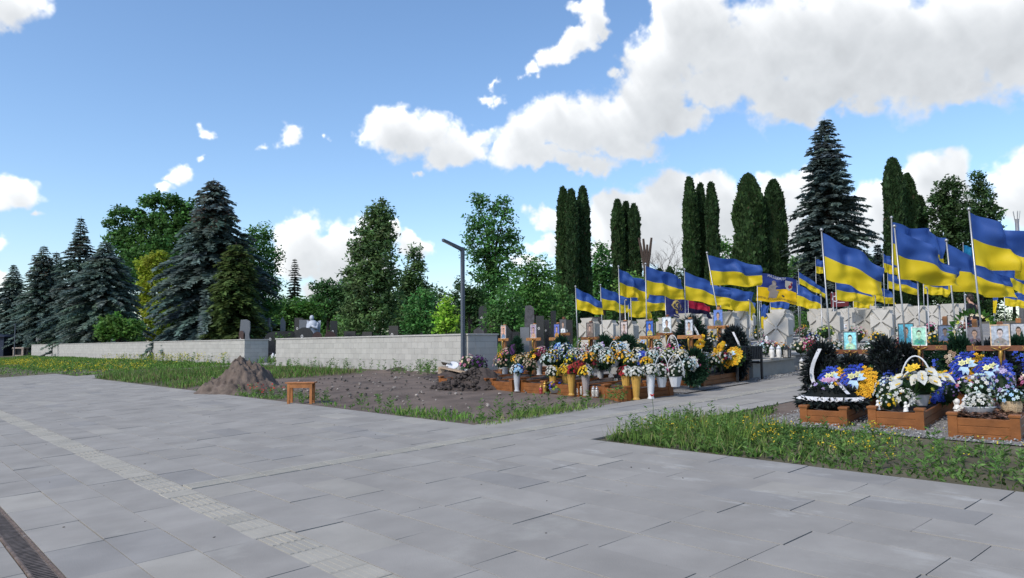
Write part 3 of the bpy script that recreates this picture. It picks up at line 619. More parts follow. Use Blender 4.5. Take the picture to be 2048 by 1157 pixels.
broadleaf('dark_conifer', 1895, 66, [(1900, 385, 28, 26), (1885, 420, 28, 36), (1912, 430, 30, 36), (1895, 470, 38, 40), (1900, 365, 12, 10), (1925, 470, 20, 30), (1895, 540, 44, 50), (1900, 600, 40, 40)], (.028, .052, .018), 'dark ragged conifer in front of the white cloud at right', seed=31, rad=.6, jit=.3)
broadleaf('dark_conifer', 1965, 68, [(1955, 365, 12, 22), (1960, 400, 24, 28), (1972, 430, 24, 22), (1950, 440, 26, 30), (1968, 465, 30, 26), (1965, 530, 44, 50), (1970, 600, 40, 40)], (.030, .058, .020), 'dark conifer with a leaning pointed tip at the far right', seed=32, rad=.6, jit=.3)
for i, (px, d, cy, ry, rx, c) in enumerate([(60, 120, 655, 40, 60, DKG), (180, 118, 640, 50, 60, DKG), (380, 100, 640, 60, 50, DKG), (560, 95, 635, 40, 46, DKG), (630, 92, 640, 40, 44, MID), (705, 90, 640, 45, 40, MID), (815, 88, 625, 40, 40, DKG), (880, 86, 615, 36, 40, DKG), (960, 84, 620, 40, 46, DKG), (1060, 82, 600, 46, 40, MID), (1150, 84, 600, 46, 50, DKG), (1230, 84, 590, 50, 44, MID), (1310, 86, 585, 40, 40, MID), (1370, 88, 580, 40, 36, DKG), (1450, 90, 580, 40, 46, MID), (1540, 92, 570, 40, 46, DKG), (1650, 95, 565, 50, 56, DKG), (1740, 95, 560, 44, 46, MID), (1830, 95, 540, 50, 56, DKG), (1930, 95, 525, 44, 56, DKG), (2030, 95, 530, 40, 50, MID)]):
    broadleaf('far_tree', px, d, [(px, cy, rx, ry), (px-rx*.5, cy+ry*.3, rx*.6, ry*.7), (px+rx*.5, cy+ry*.35, rx*.6, ry*.7), (px, cy+ry*1.1, rx*1.15, ry*.8)], tuple(k*.9 for k in c), 'dark green tree in the mass of foliage closing the view behind the cemetery', seed=100+i, rad=1.2, group='far trees behind the cemetery')
# bare and pruned trees
def bare(px, d, top, label, seed, pruned=False):
    r = random.Random(seed); base = gat(px, d); H = at(px, top, d).z-base.z; root = empty('bare_tree', base, 0, label, 'tree'); b = MB()
    if pruned:
        b.tube([(0, 0, -.2), (.02, 0, H*.6), (.0, 0, H*.72)], [.32, .26, .24], 8, (.16, .12, .10))
        for dx, hh in ((-.55, 1.0), (-.2, .99), (.1, .93), (.45, 1.0)): v = _r0*dx; b.tube([(0, 0, H*.68), (v.x*.5, v.y*.5, H*.8), (v.x, v.y, H*hh)], [.17, .13, .09], 6)
    else:
        b.tube([(0, 0, -.2), (0, 0, H*.45)], [.18, .1], 6)
        def br(p, v, L, rr, n):
            q = p+v*L; b.tube([p, q], [rr, rr*.6], 4)
            if n: 
                for _ in range(3): br(p+v*L*r.uniform(.5, 1), (v+Vector((r.gauss(0, .5), r.gauss(0, .5), r.uniform(-.1, .3)))).normalized(), L*.68, rr*.55, n-1)
        for _ in range(6): br(Vector((0, 0, H*r.uniform(.3, .45))), Vector((r.gauss(0, .5), r.gauss(0, .5), 1)).normalized(), H*.26, .06, 4)
    b.build('trunk' if pruned else 'branches', BARK, root)
bare(1296, 58, 474, 'pruned bare trunk cut back to four upright stubs', 1, True)
bare(1333, 74, 473, 'leafless small tree with fine twigs between the thuja groups', 2)

rng = np.random.default_rng(77); pts = []
for i in range(900):
    px = rng.uniform(250, 2080); d = rng.uniform(44, 92); p = gat(px, d)
    if p.x < 17.5 or p.y < 21-.0*p.x: continue
    pts.append((p.x, p.y, p.z+rng.uniform(.1, 1.5)*(.5+.5*math.sin(px*.03)**2)))
V, C = crown_cards(np.array(pts), rng.uniform(.5, 1.1, len(pts)), 60, .24, (.075, .155, .035), rng, asp=.5, jit=.35)
tag(np_mesh('undergrowth', V, len(C), C, LEAF), kind='stuff')
# ---------------------------------------------------------------- grass and weeds
def blades(name, n, area, hmin, hmax, wid, cols, seed, lean=.5, mask=None):
    rng = np.random.default_rng(seed); x0, x1, y0, y1 = area; P = np.stack([rng.uniform(x0, x1, n), rng.uniform(y0, y1, n), np.zeros(n)], 1)
    dn = fbm3(P, .9, seed+9, 4); keep = rng.random(n) < np.clip(.55+1.0*dn, .04, 1)
    if mask is not None: keep &= mask(P)
    P = P[keep]; dn = dn[keep]; n = len(P); P[:, 2] = S*P[:, 0]-.02
    h = rng.uniform(hmin, hmax, (n, 1))*(1+.5*dn[:, None]); a = unit(np.array((0, 0, 1))[None]+rng.normal(0, lean, (n, 3))*np.array([1, 1, .2]))
    b = unit(np.cross(a, rng.normal(size=(n, 3)))); ci = rng.integers(0, len(cols), n)
    C = np.clip(np.array(cols)[ci]*(1+rng.normal(0, .2, (n, 1))), .01, .8)
    return tag(np_mesh(name, leaf_quads(P+a*h*.5, a*h*.5, b*wid*rng.uniform(.6, 1.5, (n, 1))), n, C, GRASS), kind='stuff')
def flowers(name, n, area, hmin, hmax, size, col, seed, mask=None):
    rng = np.random.default_rng(seed); x0, x1, y0, y1 = area; P = np.stack([rng.uniform(x0, x1, n), rng.uniform(y0, y1, n), np.zeros(n)], 1); k = fbm3(P, 1.3, seed, 3) > -.02
    if mask is not None: k &= mask(P)
    P = P[k]; n = len(P); P[:, 2] = S*P[:, 0]+rng.uniform(hmin, hmax, n); i = np.repeat(np.arange(n), 5); m = len(i)
    Q = P[i]+rng.normal(0, size*1.6, (m, 3)); a = unit(rng.normal(size=(m, 3))); b = unit(np.cross(a, rng.normal(size=(m, 3)))); s = size*rng.uniform(.5, 1.2, (m, 1))
    return tag(np_mesh(name, leaf_quads(Q, a*s, b*s*.7), m, np.clip(np.array(col)*(1+rng.normal(0, .15, (m, 1))), .01, .95), PETAL), kind='stuff')
G1 = [(.15, .25, .045), (.12, .22, .04), (.18, .27, .06), (.24, .25, .10), (.10, .18, .035)]
G2 = [(.105, .235, .03), (.12, .26, .04), (.09, .19, .03), (.18, .24, .06)]
near = lambda P: (P[:, 0] < 9.35+.25*np.sin(P[:, 1]*1.7)) | ((P[:, 1] > 5.9) & (P[:, 0] < 12.0-2*(6.6-P[:, 1])))
corner = lambda P: near(P) & (P[:, 1] > 4.2)
blades('weeds', 15000, (7.4, 12, -2, 6.55), .04, .18, .006, G1, 1, .45, near)
blades('weeds', 26000, (7.4, 12, -2, 6.55), .03, .10, .012, [(.06, .13, .02), (.08, .15, .03), (.05, .10, .02)], 2, .9, near)
blades('weeds', 2600, (7.4, 9.3, 4.9, 6.6), .08, .26, .005, G1, 3, .28, corner)
flowers('yellow_wildflowers', 200, (7.45, 9.4, 3.2, 6.5), .08, .30, .012, (.62, .45, .03), 4, near)
flowers('yellow_wildflowers', 70, (7.45, 9.4, -1, 4), .08, .25, .010, (.55, .45, .04), 5, near)
def weed_plants(n, area, hmin, hmax, seed, mask, col=(.10, .19, .04)):
    """tall branching weeds: a stem with rising side leaves"""
    rng = np.random.default_rng(seed); x0, x1, y0, y1 = area; Ps = []; As = []; Bs = []; Cs = []
    for i in range(n):
        p = np.array((rng.uniform(x0, x1), rng.uniform(y0, y1), 0.0))
        if not mask(p[None])[0]: continue
        p[2] = S*p[0]-.02; h = rng.uniform(hmin, hmax); ax = unit(np.array((rng.normal(0, .12), rng.normal(0, .12), 1))); c = np.array(col)*rng.uniform(.75, 1.35)
        Ps.append((p+ax*h*.5)[None]); As.append((ax*h*.52)[None]); Bs.append(np.array((.004, .002, 0))[None]); Cs.append(c[None])
        k = int(h*55)+6; t = rng.uniform(.12, 1, k)[:, None]; w = rng.uniform(0, 6.283, k); D = np.stack([np.cos(w), np.sin(w), rng.uniform(.1, .9, k)], 1); D = unit(D); ln = (.055+.05*(1-t))*rng.uniform(.6, 1.4, (k, 1))*(.6+h)
        Ps.append(p+ax*h*t+D*ln*.5); As.append(D*ln*.55); Bs.append(unit(np.cross(D, rng.normal(size=(k, 3))))*ln*.14); Cs.append(np.clip(c[None]*(1+rng.normal(0, .15, (k, 1))), .01, .7))
    return tag(np_mesh('weeds', leaf_quads(np.concatenate(Ps), np.concatenate(As), np.concatenate(Bs)), sum(len(a) for a in Ps), np.concatenate(Cs), GRASS), kind='stuff')
weed_plants(90, (7.45, 9.2, 4.9, 6.55), .12, .38, 6, corner); weed_plants(330, (7.45, 9.6, -1, 5.2), .06, .2, 26, near, (.11, .20, .05)); weed_plants(210, (7.45, 9.5, -1.5, 5), .07, .24, 7, near, (.09, .18, .04))
blades('lawn_grass', 60000, (7.4, 14.8, 37.4, 97), .05, .16, .022, G2, 8, .5); blades('lawn_grass', 9000, (-4, 7.3, 41.6, 80), .05, .16, .024, G2, 9, .5)
blades('lawn_grass', 30000, (7.38, 13.5, 23.2, 34.0), .08, .28, .012, G2+[(.20, .16, .09), (.16, .15, .06)], 10, .35)
flowers('yellow_wildflowers', 1700, (7.45, 14, 37.6, 70), .12, .35, .03, (.55, .46, .03), 11, lambda P: P[:, 0] < 10.8)
flowers('yellow_wildflowers', 420, (11.5, 14.7, 38, 52), .2, .6, .035, (.50, .46, .05), 12)
weed_plants(60, (12.5, 14.7, 38, 55), .3, .7, 13, lambda P: P[:, 0] > 0); weed_plants(110, (12.3, 14.8, 21, 33.5), .15, .5, 14, lambda P: P[:, 0] > 14.0-.08*(P[:, 1]-21)); weed_plants(60, (9, 14, 24, 33), .2, .55, 15, lambda P: P[:, 0] > 0)
blades('verge_grass', 7000, (7.36, 8.6, 9.1, 23.5), .04, .15, .010, G2, 16, .5, lambda P: P[:, 0] < 7.75+.35*np.sin(P[:, 1]*1.3)+.02*(P[:, 1]-9)); blades('verge_grass', 2600, (7.4, 11.3, 8.9, 9.9), .04, .18, .008, G1, 17, .5, lambda P: P[:, 1] < 9.35+.2*np.sin(P[:, 0]*3))
weed_plants(40, (7.4, 11.2, 9.12, 9.6), .12, .4, 18, lambda P: P[:, 0] > 0); weed_plants(90, (7.4, 8.3, 12, 21), .08, .3, 19, lambda P: P[:, 0] > 0); weed_plants(30, (13.4, 14.7, 19.2, 21.5), .2, .55, 21, lambda P: P[:, 0] > 0)
flowers('red_wildflowers', 26, (7.5, 8.2, 17, 20), .12, .28, .022, (.55, .05, .03), 20)
blades('cemetery_grass', 30000, (15.3, 40, 19.5, 110), .15, .5, .03, G2, 22, .5); blades('cemetery_grass', 9000, (16.5, 60, 18.5, 45), .15, .5, .03, G2, 23, .5)
# poppy
p = ground(1307, 838); po = empty('poppy', (p.x, p.y, gz(p.x)), 0, 'single red poppy standing in the weeds at the corner of the path', 'flower')
b = MB(); b.tube([(0, 0, 0), (.01, .01, .2), (0, .02, .34)], .004, 5, (.06, .12, .03)); b.build('stem', GRASS, po)
b = MB()
for k in range(5):
    a = k*1.257; b.add([(0, .02, .335), (.028*math.cos(a-.6), .02+.028*math.sin(a-.6), .36), (.045*math.cos(a), .02+.045*math.sin(a), .38), (.028*math.cos(a+.6), .02+.028*math.sin(a+.6), .36)], [(0, 1, 2, 3)], (.62, .03, .015))
b.build('blossom', PETAL, po)
# ---------------------------------------------------------------- flowers, wreaths, vases
PAL = dict(white=[(.64, .64, .60), (.56, .57, .54), (.66, .64, .56)], yellow=[(.72, .46, .025), (.66, .50, .05), (.74, .40, .02)], amber=[(.72, .36, .02), (.78, .44, .03)], blue=[(.03, .06, .42), (.02, .04, .30), (.05, .10, .5)],
    sky=[(.25, .45, .70), (.35, .55, .75), (.55, .68, .78)], red=[(.32, .02, .03), (.42, .03, .04), (.22, .015, .03)], wine=[(.16, .012, .035), (.22, .02, .05), (.11, .01, .025)], pink=[(.60, .22, .32), (.55, .15, .30), (.7, .42, .45)],
    magenta=[(.45, .03, .16), (.55, .06, .2)], lilac=[(.35, .28, .48), (.45, .38, .55)], dried=[(.42, .32, .22), (.36, .25, .16), (.50, .42, .32), (.30, .2, .14)], cream=[(.68, .58, .36), (.72, .65, .48)], ice=[(.55, .66, .64), (.62, .72, .72), (.42, .58, .56)],
    orange=[(.72, .26, .02), (.75, .35, .04)], purple=[(.10, .03, .14), (.06, .02, .08)], lime=[(.35, .42, .05), (.45, .5, .08)], black=[(.014, .016, .018), (.02, .025, .025)], green=[(.04, .10, .03), (.06, .14, .04)])
def pal(s):
    o = []
    for k in s.split('+'): o += PAL[k]
    return o
def bloom(b, p, n, r, col, pet=6):
    p = Vector(p); n = Vector(n).normalized(); a = n.cross(Vector((.3, .9, .2))).normalized(); c = n.cross(a); w0 = rnd.uniform(0, 6)
    vs = [p+n*r*.1]; j = rnd.uniform(.82, 1.15); col = tuple(min(.9, k*j) for k in col)
    for i in range(pet*2):
        w = w0+math.pi*i/pet; q = r if i % 2 == 0 else r*.62; vs.append(p+(a*math.cos(w)+c*math.sin(w))*q+n*(r*.38 if i % 2 == 0 else r*.2))
    b.add(vs, [(0, 1+i, 1+(i+1) % (2*pet)) for i in range(2*pet)], col)
    vs = [p+n*r*.62]+[p+(a*math.cos(w0+1.05*i)+c*math.sin(w0+1.05*i))*r*.42+n*r*.3 for i in range(6)]
    b.add(vs, [(0, 1+i, 1+(i+1) % 6) for i in range(6)], tuple(min(.9, k*.9) for k in col))
def leafblade(b, p, v, L, w, col):
    p = Vector(p); v = Vector(v).normalized(); s = v.cross(Vector((rnd.gauss(0, 1), rnd.gauss(0, 1), rnd.gauss(0, 1)))).normalized()
    b.add([p, p+v*L*.5+s*w, p+v*L, p+v*L*.5-s*w], [(0, 1, 2, 3)], col)
GRN = [(.035, .09, .025), (.05, .12, .035), (.03, .07, .025), (.07, .14, .04)]
def dome(c, rx, ry, rz, n, r, palette, fl, lf, leaves=1.2, lo=-.15, groups=1, greens=None):
    """flower heads over a dome with leaves between and below"""
    P = pal(palette); k = len(palette.split('+')); per = len(P)//k if k else 1; keys = palette.split('+')
    for i in range(n):
        t = (i+.5)/n; z = lo+(1-lo)*(1-t); w = i*2.39996+rnd.uniform(-.3, .3); q = math.sqrt(max(0, 1-z*z)) if z > 0 else 1.0
        d = Vector((q*math.cos(w), q*math.sin(w), z)); s = rnd.uniform(.86, 1.06); p = Vector(c)+Vector((d.x*rx, d.y*ry, d.z*rz))*s
        if groups > 1: cc = rnd.choice(PAL[keys[int((w % 6.283)/6.283*len(keys)) % len(keys)]])
        else: cc = rnd.choice(P)
        bloom(fl, p, (d.x/rx, d.y/ry, d.z/rz+.6), r*rnd.uniform(.75, 1.25), cc)
    for i in range(int(n*leaves)+6):
        w = rnd.uniform(0, 6.28); z = rnd.uniform(lo-.35, .9); q = math.sqrt(max(.05, 1-min(1, z*z))); d = Vector((q*math.cos(w), q*math.sin(w), z)); p = Vector(c)+Vector((d.x*rx*.62, d.y*ry*.62, d.z*rz*.6))
        leafblade(lf, p, d+Vector((0, 0, rnd.uniform(-.4, .5))), r*rnd.uniform(1.6, 3.2), r*.38, rnd.choice(greens or GRN))
    for i in range(5): lf.blob((c[0], c[1], c[2]-.0), (rx*.6, ry*.6, rz*.62), 8, 5, (.02, .045, .018), .12) if i == 0 else None
VASE = dict(gold=(GOLDP, True), white=(WHITEP, False), grey=(GREYP, False), taupe=(TAUPE, True), ceramic=(CERAM, False))
def vase(p, h, r, kind, label, group=None):
    m, fl = VASE[kind]; v = empty('flower_vase', p, rnd.uniform(0, 1), label, 'vase', group)
    b = MB(); pr = [(r*.62, 0), (r*.66, .02*h), (r*.60, .06*h), (r*.52, .10*h), (r*.62, .3*h), (r*.80, .7*h), (r*.94, .97*h), (r*1.0, h), (r*.93, h), (r*.85, h*.94)]
    b.lathe(pr, 28 if fl else 20, flute=.028 if fl else 0, nf=1 if fl else 0); b.build('body', m, v, not fl)
    b = MB(); b.lathe([(r*.70, .0), (r*.72, .018*h), (r*.655, .035*h)], 20); b.build('foot', m, v, True)
    return v
def bunch(p, rx, rz, n, r, palette, label, groups=1, stems=.12, cat='bouquet', leaves=1.3, name='flower_bouquet', group=None):
    v = empty(name, p, rnd.uniform(0, 6), label, cat, group); f, l = MB(), MB()
    dome((0, 0, stems+rz*.3), rx, rx*rnd.uniform(.85, 1), rz, n, r, palette, f, l, leaves, groups=groups)
    for i in range(5): w = rnd.uniform(0, 6.28); l.tube([(0, 0, 0), (rx*.4*math.cos(w), rx*.4*math.sin(w), stems+rz*.4)], .006, 4, (.04, .09, .03))
    f.build('blossoms', PETAL, v); l.build('leaves', LEAF, v); return v
def basket(p, w, h, palette, label, pot='white', n=38, r=.035, hh=.34, groups=1, tilt=0, greens=None, group=None):
    v = empty('flower_basket', p, tilt, label, 'flower basket', group); m = {'white': WHITEP, 'wicker': WICKER, 'black': BLACKM, 'grey': GREYP, 'green': mat('green_plastic', (.03, .08, .04), .5)}[pot]
    b = MB(); b.lathe([(w*.28, 0), (w*.30, .01), (w*.47, h*.96), (w*.5, h), (w*.46, h), (w*.4, h*.85)], 18, sx=1, sy=.72, flute=.03, nf=1); b.build('pot', m, v)
    b = MB(); b.tube([(0, math.cos(t)*w*.5, h*.9+math.sin(t)*(hh+.12)) for t in np.linspace(0, math.pi, 15)], .008, 6); b.build('handle', m, v, True)
    f, l = MB(), MB(); dome((0, 0, h+.05), w*.52, w*.52, hh*.72, n, r, palette, f, l, 1.3, groups=groups, greens=greens); f.build('blossoms', PETAL, v); l.build('leaves', LEAF, v); return v
def needles_ring(b, pathf, n, L, wid, cols, fat=.09, out=1.0):
    for i in range(n):
        t = rnd.random(); c, d = pathf(t); c = Vector(c); d = Vector(d); u = Vector((rnd.gauss(0, 1), rnd.gauss(0, 1), rnd.gauss(0, 1))).normalized(); leafblade(b, c+u*fat*rnd.random(), u+d*out, L*rnd.uniform(.6, 1.3), wid, rnd.choice(cols))
BLK = [(.016, .02, .02), (.022, .03, .028), (.012, .014, .016), (.03, .045, .04), (.05, .06, .065)]
DGR = [(.02, .06, .03), (.03, .08, .045), (.015, .045, .025)]
def drop_path(w, h, k=1.0):                   # tear shaped outline standing in the local y-z plane
    def f(t):
        a = 2*math.pi*t; y = math.sin(a)*w*.5*(1-.35*k*max(0, math.cos(a))); z = h*.5+math.cos(a)*h*.5
        return (0, y, z), (-.35, math.sin(a)*.9, math.cos(a)*.9)
    return f
def wreath(p, w, h, rz, lean, label, leaf=BLK, clusters=(), ribbon=True, filled=True, cat='wreath', dens=2.2, fat=.09, L=.10, group=None, name='funeral_wreath'):
    """tear shaped wreath leaning back against the cross; clusters: (y, z, radius, palette, count)"""
    v = empty(name, p, rz, label, cat, group); v.rotation_euler = (0, lean, rz); b = MB(); f = drop_path(w, h)
    needles_ring(b, f, int(900*dens*(w+h)/2), L, .017, leaf, fat)
    if filled:
        for i in range(int(900*dens*w*h)):
            t = rnd.random(); q = math.sqrt(rnd.random()); (x, y, z), d = f(t); leafblade(b, (rnd.uniform(-.04, .03), y*q, h*.42+(z-h*.42)*q), (-.5, d[1]*.7+rnd.gauss(0, .3), d[2]*.7+rnd.gauss(0, .3)), L*rnd.uniform(.6, 1.2), .016, rnd.choice(leaf))
        pts = [f(t)[0] for t in np.linspace(0, 1, 20, endpoint=False)]; b.prism([(y*.8, h*.42+(z-h*.42)*.8) for x, y, z in pts], 'x', .02, .05, leaf[0])
    b.build('greenery', NEEDLE, v)
    if clusters:
        fb, lb = MB(), MB()
        for y, z, r, pl, n in clusters:
            P = pal(pl)
            for i in range(n):
                a = i*2.4; q = r*math.sqrt((i+.5)/n); bloom(fb, (-.10-.05*(1-q/r), y+q*math.cos(a), z+q*math.sin(a)), (-1, math.cos(a)*.4*q/r, math.sin(a)*.4*q/r+.15), .042, rnd.choice(P))
            for i in range(8): a = rnd.uniform(0, 6.28); leafblade(lb, (-.07, y+r*.8*math.cos(a), z+r*.8*math.sin(a)), (-.4, math.cos(a), math.sin(a)), .10, .018, rnd.choice(GRN))
        fb.build('blossoms', PETAL, v); lb.build('leaves', LEAF, v)
    if ribbon:
        rb = MB(); s = ribbon if ribbon is not True else rnd.choice((-1, 1)); W = .03
        pts = [(-.13-.02*math.sin(i*.9), s*w*(.12+.30*math.sin(i*.32)), h*.98-i*h*.085) for i in range(10)]
        for a, c in zip(pts, pts[1:]): rb.add([(a[0], a[1]-W, a[2]), (a[0], a[1]+W, a[2]), (c[0], c[1]+W, c[2]), (c[0], c[1]-W, c[2])], [(0, 1, 2, 3)])
        rb.build('ribbon', RIBBON, v)
    return v
def heart(p, s, rz, left, right, label, lean=.35):
    """round arrangement of roses, one half in each colour, with a pale bow"""
    v = empty('rose_arrangement', p, rz, label, 'flower arrangement'); v.rotation_euler = (0, lean, rz); f, l = MB(), MB()
    for i in range(80):
        q = s*.5*math.sqrt((i+.5)/80); a = i*2.4; y, z = q*math.cos(a), s*.5+q*math.sin(a); c = rnd.choice(PAL[left if y+.25*(z-s*.5) > 0 else right]); bloom(f, (-.06-.05*math.cos(q/s*2.6), y, z), (-1, y/s, (z-s*.5)/s+.2), s*.075, c)
    for i in range(40): a = rnd.uniform(0, 6.28); leafblade(l, (0, math.cos(a)*s*.46, s*.5+math.sin(a)*s*.46), (-.3, math.cos(a), math.sin(a)), .09, .02, rnd.choice(GRN))
    pts = [(math.cos(a)*s*.47, s*.5+math.sin(a)*s*.47) for a in np.linspace(0, 2*math.pi, 20, endpoint=False)]; l.prism(pts, 'x', .0, .04, (.02, .05, .02))
    for dy, dz in ((.10, .10), (-.02, .16)): bloom(f, (-.16, dy*s*1.4, s*.5+dz*s), (-1, .1, .2), s*.12, (.72, .70, .35))
    f.build('blossoms', PETAL, v); l.build('leaves', LEAF, v)
    b = MB()
    for a in (2.3, 2.9, -.5, -1.2, -1.7): c, d = math.cos(a), math.sin(a); b.add([(-.15, 0, s*.5), (-.20, c*s*.16-d*.03, s*.5+d*s*.16+c*.03), (-.17, c*s*.27, s*.5+d*s*.27), (-.20, c*s*.16+d*.03, s*.5+d*s*.16-c*.03)], [(0, 1, 2, 3)], (.45, .62, .78))
    b.build('bow', PETAL, v); return v
def lantern(p, h, kind, label, group=None):
    v = empty('grave_lantern', p, 0, label, 'lantern', group); r = h*.2
    if kind == 'house':
        b = MB(); b.box(-r, r, -r, r, 0, h*.08); b.box(-r, r, -r, r, h*.66, h*.70)
        for sx in (-1, 1):
            for sy in (-1, 1): b.box(sx*r-.008, sx*r+.008, sy*r-.008, sy*r+.008, h*.08, h*.66)
        b.build('frame', BLACKM, v); b = MB(); b.lathe([(r*1.45, h*.70), (r*.5, h*.9), (.012, h*.93), (.012, h)], 4); b.build('roof', BLACKM, v)
        b = MB(); b.box(-r*.92, r*.92, -r*.92, r*.92, h*.08, h*.66); b.build('glass', GLASS, v)
    else:
        m = {'clear': GLASS, 'red': REDGL, 'white': CERAM, 'gold': GOLD}[kind]
        b = MB(); b.lathe([(r*.8, 0), (r, .04*h), (r*.75, .12*h), (r*1.05, .35*h), (r*.95, .62*h), (r*.7, .7*h)], 12); b.build('glass', m, v, True)
        b = MB(); b.lathe([(r*.95, .7*h), (r*.9, .76*h), (r*.5, .88*h), (r*.25, .9*h), (r*.3, .96*h), (.004, h)], 10); b.build('lid', GOLD if kind in ('red', 'gold') else WHITEP if kind == 'white' else STEEL, v, True)
    return v
def figurine(p, h, label, rz=2.6):
    v = empty('angel_figurine', p, rz, label, 'figurine'); b = MB(); b.lathe([(h*.26, 0), (h*.24, .04*h), (h*.17, .35*h), (h*.15, .58*h), (h*.06, .66*h)], 12); b.blob((0, 0, h*.80), (h*.14, h*.14, h*.16), 10, 6); b.tube([(.0, -h*.14, h*.55), (h*.15, -h*.1, h*.42), (h*.18, 0, h*.46)], h*.045, 6); b.tube([(0, h*.14, h*.55), (h*.15, h*.1, h*.42), (h*.18, 0, h*.46)], h*.045, 6); b.build('figure', CERAM, v, True)
    b = MB()
    for s in (-1, 1): b.prism([(s*.02*h, .38*h), (s*.30*h, .50*h), (s*.42*h, .82*h), (s*.20*h, .74*h), (s*.04*h, .62*h)], 'x', -h*.16, -h*.12)
    b.build('wings', CERAM, v); return v
# ---------------------------------------------------------------- wooden graves
def text_mesh(s, size, ext=.002):
    c = bpy.data.curves.new('letters', 'FONT'); c.body = s; c.size = size; c.extrude = ext; c.align_x = 'CENTER'; c.align_y = 'CENTER'; c.resolution_u = 2
    o = bpy.data.objects.new('letters', c); COL.objects.link(o); dg = bpy.context.evaluated_depsgraph_get(); me = bpy.data.meshes.new_from_object(o.evaluated_get(dg)); bpy.data.objects.remove(o); bpy.data.curves.remove(c)
    return me
TM = {}
def text_on(s, size, m, parent, y, z, x, name='lettering'):   # letters standing in the local y-z plane, facing -x
    if (s, size) not in TM: TM[(s, size)] = text_mesh(s, size)
    me = TM[(s, size)].copy(); vs = [(x+v.co.z*-1, y-v.co.x, z+v.co.y) for v in me.vertices]
    for v, q in zip(me.vertices, vs): v.co = q
    me.materials.clear(); me.materials.append(m); me.name = name
    return link(bpy.data.objects.new(name, me), parent)
def portrait(root, w, h, y, z, x, bg, coat, skin=(.42, .27, .2), hair=(.05, .035, .03), frame=None, label=None):
    b = MB(); X = x-.012; b.box(X, x, y-w/2, y+w/2, z, z+h, bg)
    def el(cy, cz, ry, rz, n, e, col, a0=0, a1=2*math.pi): b.poly([(X-e, y+cy*w+ry*w*math.cos(a), z+cz*h+rz*h*math.sin(a)) for a in np.linspace(a0, a1, n, endpoint=abs(a1-a0) < 6)], col)
    b.poly([(X-.001, y-w*.49, z+.01*h), (X-.001, y+w*.49, z+.01*h), (X-.001, y+w*.49, z+.12*h), (X-.001, y-w*.49, z+.24*h)], tuple(c*.6 for c in bg))
    b.poly([(X-.002, y-.40*w, z+.01*h), (X-.002, y+.40*w, z+.01*h), (X-.002, y+.37*w, z+.24*h), (X-.002, y+.16*w, z+.36*h), (X-.002, y-.16*w, z+.36*h), (X-.002, y-.37*w, z+.24*h)], coat)
    b.poly([(X-.003, y-.08*w, z+.30*h), (X-.003, y+.08*w, z+.30*h), (X-.003, y+.075*w, z+.46*h), (X-.003, y-.075*w, z+.46*h)], tuple(c*.8 for c in skin))
    el(0, .66, .185, .20, 14, .004, hair); el(0, .60, .155, .19, 14, .005, skin)
    el(0, .75, .165, .075, 10, .006, hair, 0, math.pi)
    for s in (-1, 1): el(s*.062, .62, .026, .012, 6, .007, (.03, .02, .02))
    el(0, .52, .05, .010, 6, .007, tuple(c*.5 for c in skin)); el(0, .575, .018, .03, 6, .007, tuple(c*.75 for c in skin))
    for i in range(9): cy, cz = rnd.uniform(-.3, .3), rnd.uniform(.03, .22); el(cy, cz, rnd.uniform(.02, .06), rnd.uniform(.015, .04), 6, .0075, tuple(min(.9, c*rnd.choice((.6, 1.5))) for c in coat))
    o = b.build('portrait', PAINT, root, label=label)
    if frame:
        fb = MB(); t = .014
        for y0, y1, z0, z1 in ((-w/2-t, w/2+t, -t, 0), (-w/2-t, w/2+t, h, h+t), (-w/2-t, -w/2, 0, h), (w/2, w/2+t, 0, h)): fb.box(X-.008, x, y+y0, y+y1, z+z0, z+z1, frame)
        fb.build('frame', PAINT, o)
    return o
def crucifix(root, x, z, h):
    b = MB(); t = h*.07
    b.tube([(x, 0, z+h*.74), (x, 0, z+h*.60), (x-.004, .006, z+h*.42), (x, .004, z+h*.25), (x, 0, z)], [t*1.0, t*1.3, t*.95, t*.85, t*.35], 7); b.blob((x-.006, .008, z+h*.86), t*.95, 8, 6)
    for s in (-1, 1): b.tube([(x, s*t, z+h*.74), (x, s*h*.22, z+h*.80), (x, s*h*.38, z+h*.88)], [t*.5, t*.36, t*.26], 6)
    b.lathe([(.012, -.03*h), (.02, 0)], 6, (x, 0, z-.01)); return b.build('crucifix', GOLD, root, True)
def wcross(p, rz, H, bar, wood, pw, ph, bg, coat, label, frame=None, plate=True, t=.075, texty=True, barz=None, offs=0, skin=(.42, .27, .2)):
    c = empty('wooden_cross', p, rz, label, 'grave cross'); bz = barz or H*.72
    b = MB(); b.bbox(-.035, .025, -t/2, t/2, -.1, H, .012); b.build('upright', wood, c)
    b = MB(); b.bbox(-.062, -.037, -bar/2, bar/2, bz-t/2, bz+t/2, .008); cb_ = b.build('crossbar', wood, c)
    if texty: text_on('IC', t*1.0, GOLD, cb_, bar*.36, bz, -.064); text_on('XC', t*1.0, GOLD, cb_, -bar*.36, bz, -.064)
    crucifix(c, -.082, bz-.25, .30); portrait(c, pw, ph, offs, bz+t/2+.004, -.04, bg, coat, frame=frame, skin=skin)
    if plate:
        b = MB(); b.box(-.06, -.04, -.16, .16, bz-.50, bz-.34); pl = b.build('plaque', PLAQUE, c); b = MB()
        for k in range(4): b.box(-.063, -.0605, -.10-.02*(k % 2), .13, bz-.385-.027*k, bz-.376-.027*k, (.55, .55, .55))
        b.lathe([(.018, 0), (.018, .003)], 10, (0, 0, 0)); b.build('lettering', PAINT, pl); b = MB(); b.box(-.034, .03, -.04, .04, bz-.75, bz-.51); b.build('icon_block', GOLD, c)
    return c
